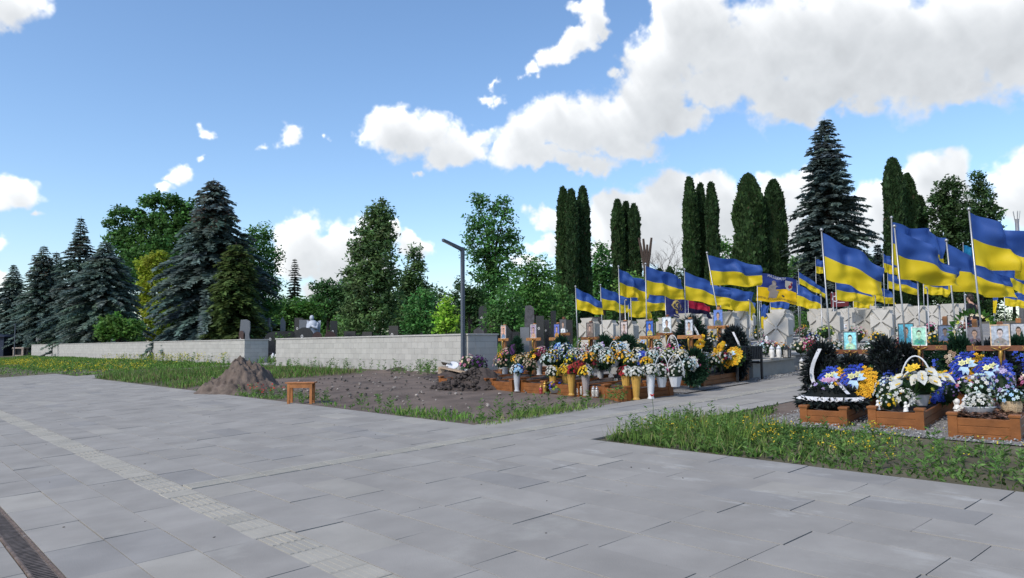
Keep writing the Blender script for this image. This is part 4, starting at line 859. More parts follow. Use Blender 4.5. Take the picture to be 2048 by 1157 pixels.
def border(p, rz, L, W, h, label, fill=TURF, chips=False):
    g = empty('wooden_grave_border', p, rz, label, 'grave border'); ps = .10; sl_ = -S*math.cos(rz)
    for (y0, y1) in ((-W/2, -W/2+.03), (W/2-.03, W/2)):
        b = MB()
        for k in range(3): b.bbox(ps-.02, L-ps+.02, y0, y1, -.06+k*(h+.04)/3+.002, -.06+(k+1)*(h+.04)/3-.003, .006)
        b.build('side_board', WOOD, g)
    for (x0, x1) in ((.01, .04), (L-.04, L-.01)):
        b = MB()
        for k in range(3): b.bbox(x0, x1, -W/2+ps-.02, W/2-ps+.02, -.06+k*(h+.04)/3+.002, -.06+(k+1)*(h+.04)/3-.003, .006)
        b.build('end_board', WOOD, g)
    for x in (ps/2, L-ps/2):
        for y in (-W/2+ps/2-.015, W/2-ps/2+.015): b = MB(); b.box(x-ps/2, x+ps/2, y-ps/2, y+ps/2, -.08, h+.01); b.bbox(x-ps/2-.012, x+ps/2+.012, y-ps/2-.012, y+ps/2+.012, h+.01, h+.04, .008); b.build('corner_post', WOOD, g)
    b = MB(); n = 16
    for i in range(n):
        for j in range(8): x0, x1, y0, y1 = .03+(L-.06)*i/n, .03+(L-.06)*(i+1)/n, -W/2+.03+(W-.06)*j/8, -W/2+.03+(W-.06)*(j+1)/8; z = lambda x, y: h-.05+.03*math.sin(x*9+y*7)*math.sin(y*11-x*3)+.02*math.cos(x*4); b.add([(x0, y0, z(x0, y0)), (x1, y0, z(x1, y0)), (x1, y1, z(x1, y1)), (x0, y1, z(x0, y1))], [(0, 1, 2, 3)])
    so_ = b.build('soil_fill', DARKSOIL, g)
    if chips:
        b = MB()
        for i in range(1100):
            x, y = rnd.uniform(.04, L-.05), rnd.uniform(-W/2+.04, W/2-.04); v = rnd.uniform(.5, 2.1); a = rnd.uniform(0, 3.14); l, w = rnd.uniform(.02, .05), rnd.uniform(.008, .018); dx, dy = math.cos(a), math.sin(a); z = h-.015+rnd.uniform(-.015, .03); q = rnd.uniform(-.015, .015)
            b.add([(x-dx*l-dy*w, y-dy*l+dx*w, z-q), (x-dx*l+dy*w, y-dy*l-dx*w, z-q*.3), (x+dx*l+dy*w, y+dy*l-dx*w, z+q), (x+dx*l-dy*w, y+dy*l+dx*w, z+q*1.3)], [(0, 1, 2, 3)], (.10*v, .05*v, .03*v))
        tag(b.build('bark_mulch', PAINT, so_), kind='stuff')
    g.rotation_euler = (0, sl_, rz); return g
# ---------------------------------------------------------------- right block, nearest graves
A_ = (10.1, 4.90, R(9)); B_ = (10.25, 4.0, R(8)); C_ = (9.97, 2.91, R(7))
def gl(g, u, v, h=0.0):                       # point u metres up the grave, v to its left, h above the ground
    x, y, a = g; X, Y = x+u*math.cos(a)-v*math.sin(a), y+u*math.sin(a)+v*math.cos(a); return Vector((X, Y, gz(X)+h))
border(gl(A_, 0, 0), A_[2], 2.1, .60, .20, 'wooden grave border holding the round black wreath with white frill, nearest the path')
border(gl(B_, 0, 0), B_[2], 2.1, .64, .22, 'wooden grave border filled with the white calla lily basket')
border(gl(C_, 0, 0), C_[2], 2.1, .70, .24, 'wooden grave border at the right edge covered with brown bark chips', chips=True)
wcross(gl(A_, 2.25, .19), A_[2], 1.18, .64, WOOD2, .19, .28, (.25, .62, .68), (.40, .62, .42), 'wooden cross with the pale turquoise portrait between two tall black wreaths', (.12, .14, .15), skin=(.55, .62, .50), barz=.86)
wcross(gl(B_, 2.2, .12), B_[2], 1.26, .74, WOOD2, .185, .27, (.34, .62, .48), (.05, .28, .20), 'wooden cross with the large green portrait in a white frame', (.7, .72, .68), skin=(.40, .62, .42), barz=.92)
wcross(gl(C_, 2.3, .10), C_[2], 1.30, .84, WOOD2, .21, .28, (.36, .40, .46), (.24, .22, .20), 'wooden cross with the large misty painted portrait in a pale frame, at the right edge', (.62, .45, .30), skin=(.48, .40, .38), barz=.92)
wreath(gl(A_, 1.6, .44, .0), .48, .96, A_[2]+.5, .12, 'tall black wreath with a white ribbon left of the turquoise portrait', clusters=(), ribbon=1, L=.10, fat=.10)
wreath(gl(A_, 1.75, -.36, -.02), .50, 1.04, A_[2]-.35, .10, 'tall glossy black wreath right of the turquoise portrait', ribbon=False, L=.10, fat=.09)
wreath(gl(A_, 1.85, .12, .26), .60, .50, A_[2], .25, 'low black wreath under the crossbar of the turquoise portrait', ribbon=False, L=.09, fat=.09, dens=2)
heart(gl(A_, 1.15, .17, .24), .46, A_[2], 'blue', 'amber', 'blue and yellow rose arrangement with a pale star flower, left one on the nearest grave')
heart(gl(A_, 1.05, -.20, .20), .54, A_[2], 'blue', 'amber', 'larger blue and amber rose heart with a sky blue bow on the nearest grave')
v = empty('frilled_wreath', gl(A_, .48, .02, .18), A_[2], 'round black wreath with a white ruffled frill and pink lilies lying at the grave front', 'wreath'); b, w_, f_, l_ = MB(), MB(), MB(), MB()
b.lathe([(.40, .0), (.43, .08), (.36, .15), (.28, .24), (.26, .25)], 28, sx=.8, col=(.014, .018, .018)); ring = lambda t: ((.33*math.cos(6.283*t), .41*math.sin(6.283*t), .07), (math.cos(6.283*t)*.8, math.sin(6.283*t), -.35))
needles_ring(b, ring, 700, .10, .016, BLK, .05); needles_ring(b, lambda t: ((.2*math.cos(6.283*t), .26*math.sin(6.283*t), .22), (0, 0, 1)), 500, .07, .015, BLK, .06)
for i in range(64):
    a0, a1 = 6.283*i/64, 6.283*(i+1)/64; r0, r1 = (.46, .41) if i % 2 else (.41, .46); q = lambda a, r, z: (r*.82*math.cos(a), r*math.sin(a), z); w_.add([q(a0, .405, .15), q(a1, .405, .15), q(a1, r1+.025, .085 if i % 2 else .11), q(a0, r0+.025, .11 if i % 2 else .085)], [(0, 1, 2, 3)])
w_.add([(-.26, -.28, .20), (-.22, -.32, .20), (.03, -.12, .34), (-.02, -.08, .34)], [(0, 1, 2, 3)])
dome((.0, .05, .22), .20, .25, .15, 26, .035, 'white+lilac', f_, l_, 2.2)
for dx, dy in ((-.04, .06), (-.1, -.02), (.03, -.02)): bloom(f_, (dx, dy, .36), (-.5, 0, 1), .085, (.52, .30, .46), 6)
b.build('greenery', NEEDLE, v); w_.build('frill', RIBBON, v); f_.build('blossoms', PETAL, v); l_.build('leaves', LEAF, v)
# calla lily basket
v = empty('calla_basket', gl(B_, .75, -.12, .20), B_[2], 'big white calla lily basket with a tall white hoop handle', 'flower basket'); b, f_, l_ = MB(), MB(), MB()
b.lathe([(.10, 0), (.11, .01), (.15, .15), (.16, .16), (.14, .15)], 16); b.build('pot', GREYP, v)
b = MB(); b.tube([(.05, .02+math.cos(t)*.21, .18+math.sin(t)*.50) for t in np.linspace(0, math.pi, 17)], .012, 6); b.build('handle', WHITEP, v, True)
for i in range(15):
    a = math.pi+(i*2.4 % 4.4)-2.2; rr = .12+.30*((i*.618) % 1); z = .50-rr*.50+rnd.uniform(-.04, .06); p = Vector((rr*math.cos(a)*.8, -.05+rr*math.sin(a)*1.05, z)); n_ = Vector((math.cos(a)*.5-.5, math.sin(a)*.6, .75)).normalized(); d = Vector((math.cos(a)*.5-.2, math.sin(a)*.9, .12)); d = (d-n_*d.dot(n_)).normalized(); s = d.cross(n_); L = rnd.uniform(.085, .115)
    rim = [p+d*(L*q)+s*(L*w_)+n_*(L*.35*abs(w_)) for q, w_ in ((-.75, 0), (-.45, .45), (.05, .66), (.6, .45), (1.15, .05), (.6, -.45), (.05, -.66), (-.45, -.45))]; f_.add([p-n_*L*.35-d*L*.2]+rim, [(0, 1+k, 1+(k+1) % 8) for k in range(8)], rnd.choice(PAL['white'])); f_.tube([tuple(p-d*L*.3-n_*L*.1), tuple(p+d*L*.25+n_*L*.12)], .009, 5, (.75, .5, .04)); l_.tube([(0, 0, .12), tuple(p-n_*L*.4)], .006, 4, (.06, .14, .05))
dome((0, 0, .22), .26, .30, .24, 16, .035, 'white+lime', f_, l_, 3, greens=[(.02, .06, .03), (.03, .09, .04), (.05, .13, .06)])
bloom(f_, (-.06, .06, .50), (-.6, 0, .6), .085, (.80, .55, .05), 7); bloom(f_, (-.05, .0, .53), (-.6, -.2, .6), .06, (.78, .50, .04), 7)
for i in range(26): a = rnd.uniform(0, 6.28); leafblade(l_, (.1*math.cos(a), .1*math.sin(a), .2), (math.cos(a), math.sin(a), rnd.uniform(.1, 1)), rnd.uniform(.18, .30), .045, rnd.choice(GRN))
f_.build('blossoms', PETAL, v); l_.build('leaves', LEAF, v)
bunch(gl(B_, .62, .22, .20), .19, .24, 64, .024, 'ice+white', 'frosted pale green and white bouquet left of the calla lily basket', stems=.10, leaves=2)
bunch(gl(B_, .22, .14, .20), .13, .14, 34, .022, 'yellow+white+lime', 'small yellow and white posy at the front of the calla grave', stems=.03)
bunch(gl(B_, .42, -.02, .20), .15, .16, 22, .045, 'white', 'loose white lily bunch in front of the calla basket', stems=.05, leaves=1.8)
figurine(gl(B_, .13, .24, .19), .15, 'small white angel figure on the left front corner of the calla grave'); figurine(gl(B_, .13, -.10, .19), .14, 'small white angel figure right of the yellow posy')
heart(gl(B_, 1.2, -.26, .16), .50, B_[2]-.5, 'yellow', 'blue', 'blue and yellow rose cushion leaning right of the calla lilies', .5)
heart(gl(B_, 1.7, .36, .16), .46, B_[2]+.2, 'blue', 'amber', 'blue and yellow rose arrangement left of the green portrait cross')
wreath(gl(B_, 2.1, .30, .1), .4, .8, B_[2]+.4, .05, 'slim black funeral wreath behind the calla grave', ribbon=False, L=.11, fat=.08)
# bark chip grave
p = gl(C_, .40, .10, .23); v = empty('planter_bowl', p, C_[2]+.2, 'white boat shaped planter at the front of the bark chip grave', 'planter'); b = MB(); b.lathe([(.10, 0), (.13, .07), (.15, .085), (.13, .08)], 16, sx=.7, sy=1.25); b.build('bowl', WHITEP, v, True)
bunch(p+Vector((0, 0, .06)), .15, .13, 48, .027, 'white', 'dome of small white roses in the white boat planter', stems=.02)
bunch(gl(C_, .72, .12, .22), .16, .28, 50, .030, 'white+ice', 'tall white lily and eustoma bouquet behind the small white roses', stems=.14, leaves=2)
bunch(gl(C_, .78, -.10, .22), .14, .34, 46, .028, 'lilac', 'upright lilac delphinium bunch on the bark chip grave', stems=.14)
p = gl(C_, .70, -.20, .22); v = empty('wicker_pot', p, 0, 'round wicker pot on the bark chip grave', 'plant pot'); b = MB(); b.lathe([(.10, 0), (.115, .07), (.11, .14), (.10, .13)], 18, flute=.03, nf=1); b.build('pot', WICKER, v)
bunch(p+Vector((0, 0, .10)), .15, .15, 44, .025, 'ice+sky', 'pale blue and mint flowers in the wicker pot', stems=.02, leaves=2)
D_ = (12.45, 3.75, R(5))
border(gl(D_, 0, 0), D_[2], 1.9, .72, .27, 'wooden grave border holding the small yellow green shrub, behind the bark chip grave')
bunch(gl(D_, .25, .0, .22), .22, .15, 40, .02, 'lime', 'low yellow green heather shrub in the second row border', stems=.0, cat='plant', name='heather_shrub', leaves=3)
heart(gl(C_, 2.35, .52, .35), .52, .0, 'blue', 'amber', 'blue and yellow rose heart with a white bow, left of the bark chip cross'); heart(gl(C_, 2.2, .20, .32), .48, .1, 'blue', 'blue', 'all blue rose cushion left of the bark chip cross')
heart(gl(C_, 2.5, -.36, .62), .44, -.2, 'amber', 'blue', 'blue and amber arrangement at the right edge behind the misty portrait')
bunch(gl(C_, 1.7, .44, .26), .18, .16, 36, .035, 'pink+lilac+white', 'pink and lilac mixed bouquet beside the lanterns', stems=.1); bunch(gl(C_, 1.5, .62, .22), .14, .20, 60, .014, 'lilac+purple', 'dark lavender bunch right of the calla grave', stems=.06)
bunch(gl(C_, 1.6, -.36, .3), .2, .2, 36, .04, 'pink+cream+wine', 'pink and cream bouquet at the right picture edge', stems=.12)
lantern(gl(C_, 1.35, .40, .05), .30, 'white', 'white topped grave lantern beside the lavender bunch'); lantern(gl(C_, 1.4, .28, .1), .24, 'house', 'small black lantern between the pink bouquet and the bark chip grave'); figurine(gl(C_, 1.3, .5, .05), .26, 'tall white angel figure by the lavender bunch')
for i, (px, X, bar, H, bg, coat, w, h, wood, fr, lab, bz) in enumerate([
    (1815, 14.4, .62, 1.25, (.10, .42, .55), (.04, .26, .36), .24, .36, WOOD3, (.05, .05, .06), 'pale wooden cross with the bright cyan portrait, behind the calla grave', .84),
    (1893, 14.5, .80, 1.36, (.30, .36, .50), (.12, .16, .32), .20, .26, WOOD3, (.10, .12, .16), 'pale wooden cross with the blue white bearded portrait', .89),
    (1952, 14.3, .72, 1.30, (.16, .15, .18), (.12, .10, .12), .22, .28, WOOD3, None, 'pale wooden cross whose dark portrait is ringed by a white and green garland', .84),
    (2040, 15.2, .80, 1.28, (.40, .42, .46), (.18, .16, .18), .22, .34, WOOD3, (.05, .05, .06), 'pale wooden cross with the grey smiling portrait, cut by the right edge', .80)]):
    wcross(xat(px, X), .05, H, bar, wood, w, h, bg, coat, lab, fr, barz=bz)
p = xat(1952, 14.15, .78); v = empty('flower_garland', p, .05, 'white and green garland around the dark portrait', 'garland'); f_, l_ = MB(), MB()
for i in range(46): a = 6.283*i/46; q = (-.06, .30*math.cos(a), .26+.34*math.sin(a)); bloom(f_, q, (-1, math.cos(a)*.4, math.sin(a)*.4), .042, rnd.choice(PAL['cream']+PAL['lime']+PAL['white'])) if i % 2 else None; [leafblade(l_, q, (-.4, math.cos(a)+rnd.gauss(0, .6), math.sin(a)+rnd.gauss(0, .6)), .13, .025, (.06, .17, .03)) for _ in range(3)]
f_.build('blossoms', PETAL, v); l_.build('leaves', LEAF, v)
for px, X, h, w, hh, L, r, cl in [(1870, 13.9, .0, .62, .85, 'green wreath of blue and yellow blooms behind the calla basket', .05, ((-.1, .5, .17, 'blue', 20), (.12, .36, .16, 'yellow+sky', 18))), (1912, 13.6, .0, .5, .95, 'green wreath with yellow blooms below the bearded portrait', 0, ((0, .36, .16, 'yellow', 16), (.05, .66, .12, 'dried+white', 12))), (1975, 13.2, .0, .7, .9, 'dark wreath behind the all blue rose cushion', 0, ()), (2030, 13.6, .0, .6, .95, 'green wreath with blue blooms at the right edge', 0, ((.0, .6, .2, 'blue', 24),))]:
    wreath(xat(px, X, h), w, hh, r, .12, L, leaf=DGR if cl else BLK, clusters=cl, ribbon=False)
# ---------------------------------------------------------------- left block
ys1 = [(15.4, 1010), (14.25, 1070), (13.3, 1117), (12.25, 1183), (11.2, 1252), (10.4, 1303), (9.42, 1382)]
info1 = [((.55, .30, .22), (.12, .2, .3), 'small orange toned portrait, leftmost of the front row', .46, WOOD3), ((.30, .22, .30), (.5, .3, .2), 'violet and tan portrait in front of the grey slab', .56, WOOD3), ((.10, .13, .42), (.42, .22, .05), 'blue and orange portrait beside the white stone cross', .58, WOOD3),
    ((.20, .15, .13), (.14, .10, .08), 'sepia portrait of a bearded man under a black roof board', .56, WOOD2), ((.5, .42, .40), (.3, .22, .22), 'faded pinkish portrait, right of the sepia one', .58, WOOD3), ((.03, .10, .40), (.42, .36, .10), 'blue portrait with a yellow coat', .58, WOOD3), ((.42, .45, .50), (.5, .42, .36), 'washed out grey portrait in a dark frame', .62, WOOD3)]
for (y, px), (bg, coat, L, bar, wd_) in zip(ys1, info1):
    pr = xat(px, 13.42)
    wcross(pr, rnd.uniform(-.08, .08), 1.52, bar, wd_, .19, .33, bg, coat, 'wooden cross with the '+L, (.5, .5, .5) if 'violet' in L or 'orange toned' in L else (.04, .04, .05), barz=1.10)
for i, L in enumerate(['wooden grave border farthest left, beside the dark soil heap', 'second wooden grave border from the left, behind the pale grey vase', 'wooden grave border behind the clustered gold vases', 'wooden grave border behind the taupe vase', 'wooden grave border with its corner beside the clear glass lanterns', 'wooden grave border behind the two gold fluted vases', 'wooden grave border holding two white baskets, last before the path']):
    border((11.40 if i < 6 else 11.2, ys1[i][0]-.05 if i < 6 else 9.62, gz(11.4 if i < 6 else 11.2)), R(-4 if i < 6 else -15), 2.0 if i < 6 else 1.12, .82, .22, L)
row2 = [(1440, 15.75, .60, (.12, .20, .50), (.10, .12, .10), 'wooden cross with a portrait in a blue cap and camouflage, behind the black bench', WOOD3, None, 1.24), (1337, 15.6, .66, (.62, .66, .70), (.13, .12, .08), 'wooden cross with the tall white backed soldier portrait', WOOD2, (.55, .6, .62), 1.10), (1129, 15.4, .56, (.08, .08, .09), (.6, .6, .62), 'wooden cross with a black and white portrait in front of the leftmost stone cross', WOOD2, (.05, .05, .05), 1.16)]
for px, X, bar, bg, coat, L, wd_, fr, bz in row2: wcross(xat(px, X), 0, bz+.5, bar, wd_, .24, .38, bg, coat, L, fr, barz=bz)
border((13.78, 9.72, gz(13.78)), R(0), 1.85, .8, .24, 'wooden grave border behind the black bench in the second row'); border((13.75, 11.3, gz(13.75)), 0, 1.9, .8, .27, 'wooden grave border of the white backed soldier portrait, second row'); border((13.7, 15.0, gz(13.7)), 0, 1.9, .8, .27, 'wooden grave border of the black and white portrait, second row')
border(xat(985, 13.1), R(-4), 1.9, .8, .28, 'wooden grave border showing at the corner of the block wall')
# vases standing along the front
def vb(px, py, h, r, kind, pl, rx, rz, n, fr, la, lb, groups=1, X=None):
    h *= .80; r *= .80; rx *= .66; rz *= .75; fr *= .78; n = int(n*1.1); p = ground(px, py); p.z = gz(p.x); vase(p, h, r, kind, la, None)
    bunch(p+Vector((0, 0, h-.06)), rx*1.22, rz*1.3, int(n*1.35), fr*1.05, pl, lb, groups, .05)
vb(1034, 783, .52, .115, 'grey', 'blue+pink+white+sky', .20, .16, 30, .05, 'pale grey vase at the left front of the graves', 'blue, pink and white artificial bouquet in the leftmost pale grey vase', 3)
vb(1106, 786, .46, .11, 'gold', 'white+yellow', .22, .19, 44, .036, 'gold vase hidden behind the blue and yellow bowl', 'white and yellow chrysanthemums above the blue and yellow bowl', 2)
vb(1131, 784, .50, .11, 'gold', 'white+white+yellow', .19, .17, 40, .036, 'gold vase, left of two standing close together', 'white chrysanthemum bunch between the two yellow ones', 2)
vb(1143, 791, .55, .12, 'gold', 'yellow+yellow+red', .20, .17, 46, .036, 'tall gold fluted vase under the bright yellow chrysanthemums', 'bright yellow chrysanthemums with a little red in the tall gold vase', 2)
vb(1172, 792, .52, .12, 'taupe', 'yellow+yellow+white+blue', .20, .17, 44, .040, 'taupe fluted vase beside the corner of a grave border', 'yellow, white and blue flowers in the taupe vase', 4)
vb(1201, 772, .56, .125, 'grey', 'wine', .24, .22, 44, .055, 'pale grey vase set back among the flowers', 'large dark wine red bouquet in the set back grey vase')
vb(1253, 798, .56, .125, 'gold', 'white+white+red', .20, .15, 44, .036, 'left of the two gold fluted vases near the path', 'white flowers with red in the left of the two gold vases near the path', 3)
vb(1273, 800, .57, .125, 'gold', 'white', .21, .15, 46, .036, 'right of the two gold fluted vases near the path', 'white flowers in the right of the two gold vases near the path')
vb(1302, 798, .58, .12, 'white', 'white', .22, .17, 52, .034, 'tall white vase closest to the path', 'dome of small white flowers in the tall white vase')
p = xat(1078, 12.2, .30); vase(p, .34, .10, 'grey', 'grey vase standing inside the second border from the left'); bunch(p+Vector((0, 0, .30)), .24, .20, 30, .06, 'wine+magenta+amber', 'crimson, magenta and yellow bouquet in the grey vase inside a border', 3, .05)
p = ground(1007, 762); p.z = gz(p.x)+.12; v = empty('white_bucket', p, 0, 'white bucket holding dried pale flowers', 'bucket'); b = MB(); b.lathe([(.10, 0), (.105, .01), (.13, .24), (.14, .25), (.125, .25)], 16); b.build('body', WHITEP, v, True); bunch(p+Vector((0, 0, .2)), .30, .30, 70, .036, 'dried+cream+pink', 'dried pale pink and cream bouquet in the white bucket', 1, .05, leaves=.4)
p = ground(1113, 786); p.z = gz(p.x); v = empty('flower_bowl', p, 0, 'low grey bowl on the soil in front of the gold vases', 'planter'); b = MB(); b.lathe([(.12, 0), (.17, .09), (.18, .10), (.16, .10)], 18); b.build('bowl', GREYP, v, True); bunch(p+Vector((0, 0, .07)), .23, .15, 50, .030, 'blue+purple+lime', 'blue and lime coloured flowers in the low bowl', 1, .0)
for px, py, kind, h, L in [(1157, 790, 'clear', .22, 'clear glass grave lantern left of the taupe vase'), (1163, 790, 'clear', .21, 'clear glass grave lantern touching the taupe vase'), (1187, 794, 'clear', .22, 'clear glass lantern right of the taupe vase, left of a pair'), (1194, 794, 'clear', .21, 'clear glass lantern right of the taupe vase, right of a pair'), (1082, 788, 'red', .20, 'red glass grave lantern in front of the left borders'), (1236, 778, 'house', .36, 'black framed house lantern beside the gold vases'), (1090, 786, 'gold', .26, 'small gold lantern beside the red one')]:
    p = ground(px, py); p.z = gz(p.x); lantern(p, h, kind, L)
basket(xat(1322, 11.75, .20), .30, .20, 'white+white+magenta', 'white handled basket of white flowers with crimson lilies', n=56, r=.027, hh=.32, groups=3, tilt=.3)
basket(xat(1349, 11.9, .20), .36, .20, 'white', 'white handled basket of white carnations over dark leaves', n=50, r=.027, hh=.32, tilt=.3, greens=[(.015, .03, .018), (.02, .045, .025)])
fill = [  # px, row X, height, kind, palette, size, label
 (1045, 12.0, .25, 'b', 'dried+cream', .26, 'dried tan bouquet left of the crimson one'), (1062, 12.3, .3, 'b', 'dried+amber', .24, 'dried bouquet with amber roses'), (1060, 11.7, .28, 'b', 'dried', .24, 'withered brown bouquet lying over the border corner'),
 (1095, 12.0, .28, 'b', 'white+ice', .24, 'tall white and mint bouquet right of the crimson one'), (1107, 12.5, .30, 'k', 'yellow+white', .34, 'basket of yellow and white flowers with a pale hoop handle'), (1120, 12.9, .3, 'w', 'blue+sky', .55, 'green wreath with blue blooms below the blue and orange portrait'), (1142, 12.2, .3, 'k', 'blue+yellow+lime', .34, 'basket with a bright blue bow and yellow flowers'),
 (1150, 12.5, .3, 'b', 'white', .22, 'white bouquet behind the bright yellow chrysanthemums'), (1163, 12.8, .3, 'k', 'white+lilac', .36, 'basket of white and lilac flowers under the sepia portrait'), (1158, 11.8, .3, 'b', 'red+wine', .2, 'dark red bunch behind the yellow chrysanthemums'), (1178, 11.9, .34, 'b', 'orange+cream+amber', .22, 'peach and orange roses above the taupe vase'),
 (1205, 13.0, .3, 'w', 'lilac+white', .55, 'green wreath with lilac blooms right of the sepia portrait'), (1218, 11.9, .3, 'b', 'yellow+white', .2, 'yellow bunch right of the wine red bouquet'), (1212, 12.4, .3, 'b', 'ice+white', .24, 'pale mint bouquet behind the wine red one'), (1228, 12.6, .3, 'k', 'white+yellow', .36, 'basket of white flowers with a dark hoop handle below the faded portrait'),
 (1246, 12.3, .34, 'b', 'amber+orange+white', .24, 'amber rose bouquet behind the house lantern'), (1250, 12.9, .3, 'w', 'white+sky', .6, 'green wreath with white blooms below the faded portrait'), (1262, 12.1, .3, 'b', 'white+yellow', .22, 'white and yellow bunch above the gold vases'), (1283, 12.5, .34, 'h', 'blue', .4, 'deep blue bow arrangement with silver edge'), (1277, 13.0, .3, 'b', 'white+cream', .22, 'cream bouquet below the blue portrait'),
 (1292, 11.9, .3, 'b', 'yellow+amber', .16, 'amber lily bunch behind the tall white vase'), (1305, 12.4, .3, 'b', 'white+ice', .2, 'white bunch behind the crimson lily basket'), (1318, 12.9, .3, 'k', 'white+pink', .34, 'basket of white and pink flowers below the soldier portrait'), (1335, 12.5, .3, 'b', 'white+lime', .22, 'white and lime bunch between the two white baskets'),
 (1372, 12.7, .1, 'b', 'white+ice', .24, 'pale mint bouquet on the gravel behind the white carnation basket'), (1388, 13.0, .1, 'b', 'white+pink+lilac', .24, 'white and pink bunch before the washed out portrait cross'), (1360, 12.6, .3, 'b', 'white+cream', .2, 'cream bunch behind the white carnation basket'), (1345, 12.9, .4, 'k', 'white+magenta', .3, 'basket of white and magenta blooms under the soldier portrait'), (1240, 12.8, .4, 'b', 'sky+white+yellow', .24, 'sky blue and yellow bunch below the faded pinkish portrait'), (1195, 12.6, .4, 'b', 'white+ice', .22, 'white bunch left of the lilac wreath'), (1132, 12.6, .4, 'b', 'ice+white+blue', .24, 'mint and blue bunch under the blue and orange portrait'), (1083, 12.9, .35, 'b', 'pink+white', .2, 'pink bunch right of the violet portrait cross'), (1015, 12.8, .3, 'b', 'dried+pink', .24, 'withered pink bunch under the orange toned portrait'),
 (1386, 12.95, .0, 'w', 'sky+white', .5, 'green wreath with pale blooms leaning at the washed out portrait cross'), (1400, 13.3, .0, 'b', 'ice+white+lilac', .2, 'pale lilac bunch on the gravel left of the bench side border'),
 (1100, 13.4, .3, 'b', 'white+cream', .2, 'cream bunch at the foot of the violet portrait cross'), (1030, 12.7, .3, 'w', 'purple+black', .45, 'dark green wreath behind the dried flowers on the left'), (1200, 13.6, .3, 'b', 'amber+dried', .16, 'amber bunch beside the sepia portrait cross'), (1163, 14.8, .35, 'b', 'cream+orange', .2, 'round cream and orange bouquet in the second row left of the sepia portrait'),
 (1410, 14.1, .26, 'b', 'white+lime', .24, 'white lily bouquet at the front of the bench side border'), (1428, 14.0, .26, 'b', 'cream+green+white', .22, 'cream roses in the bench side border'), (1446, 14.4, .3, 'b', 'white+wine', .22, 'white and wine red bunch under the blue cap portrait'), (1458, 14.7, .26, 'b', 'green+blue', .2, 'blue bunch in the bench side border'),
 (1395, 14.9, .3, 'b', 'white+ice', .22, 'pale bunch behind the amber rose plume'), (1405, 16.4, .42, 'b', 'green+orange', .22, 'green potted plant on the stone ledge behind the plume'), (1215, 15.0, .3, 'b', 'red', .14, 'small red bunch in the second row'), (1238, 15.3, .4, 'b', 'blue+yellow', .26, 'blue and yellow wreath bunch at the foot of a stone cross'), (1265, 15.3, .3, 'b', 'dried+red', .2, 'rusty dried bunch in the second row'), (1300, 14.8, .3, 'b', 'white+wine+sky', .24, 'white and wine bunch in the second row'), (1385, 13.6, .3, 'k', 'white+pink+red', .36, 'basket of white and pink flowers below the washed out portrait')]
for px, X, h, k, pl, s, L in fill:
    p = xat(px, X, h+(.0 if X < 11.9 else .12 if X < 12.4 else .20 if X < 13.4 else .04)); s *= .78
    if k in 'bk':                              # a smaller bunch stands behind each of them
        q = xat(px+rnd.choice((-11, -8, 8, 11)), X+rnd.uniform(.25, .5), h+(.15 if X < 13.4 else .04)); pn = rnd.choice(['white', 'yellow', 'white+sky', 'cream', 'red+white', 'lilac', 'ice', 'amber', 'pink', 'blue+yellow', 'dried', 'wine'])
        bunch(q, s*.8, s*.8, 34, .028, pn, pn.replace('+', ' and ')+' bunch behind the '+' '.join(L.split()[:10]), 1, .16)
    if k == 'b': bunch(p, s, s*.95, 56, .029, pl, L, 1, .20)
    elif k == 'k': basket(p, s+.06, .16, pl, L, rnd.choice(['wicker', 'white', 'green']), 50, .028, .30, tilt=rnd.uniform(-.3, .3))
    elif k == 'w': wreath(p, s*1.2, .60, rnd.uniform(-.2, .2), .1, L, leaf=DGR, clusters=((0, .36, s*.36, pl, 30),), ribbon=False, L=.10, fat=.07)
    else: heart(p, s, 0, pl, pl, L)
wreath(xat(1378, 14.6, .1), .80, 1.30, .1, .1, 'tall dark wreath with a broad white ribbon beside the soldier portrait', leaf=BLK+DGR, ribbon=True, L=.15, fat=.12)
wreath(xat(1462, 15.2, .1), .70, 1.05, -.1, .1, 'dark green wreath right of the blue cap portrait', leaf=[(.02, .035, .04), (.03, .05, .05)]+BLK, ribbon=True, clusters=((.1, .32, .12, 'amber', 8),), L=.14, fat=.1)
def plume(px, X, h0, L, W, lean, label):
    v = empty('rose_plume', xat(px, X, h0), 0, label, 'flower arrangement'); f_, l_ = MB(), MB()
    for i in range(110): t = rnd.random(); q = W*math.sin(math.pi*min(.98, .08+t*.9))**.8; y = lean*t*L+rnd.uniform(-q, q); bloom(f_, (-.06-.05*rnd.random(), y, .12+t*L), (-1, rnd.gauss(0, .3), .3), .038, rnd.choice(PAL['amber']+PAL['yellow']))
    l_.tube([(0, -lean*.2, -.1), (0, 0, .15), (0, lean*L, L)], .015, 5, (.3, .26, .05)); f_.build('blossoms', PETAL, v); l_.build('stalk', LEAF, v)
plume(1388, 13.6, .45, .55, .11, -.55, 'slanting amber rose plume beside the tall dark wreath'); plume(1428, 14.4, .40, .42, .11, -.7, 'slanting amber rose plume at the bench side grave')
heart(xat(1466, 14.6, .38), .44, 0, 'amber', 'yellow', 'round yellow rose wreath with blue centre behind the bench')
for px, py, kind, h, L in [(1380, 776, 'white', .30, 'white topped lantern on the gravel right of the white baskets'), (1388, 776, 'gold', .30, 'gold lantern between two white ones on the gravel'), (1396, 776, 'white', .31, 'white topped lantern on the gravel right of the gold one'), (1404, 772, 'clear', .26, 'clear lantern beside the bench side border')]:
    p = ground(px, py); p.z = gz(p.x); lantern(p, h, kind, L)
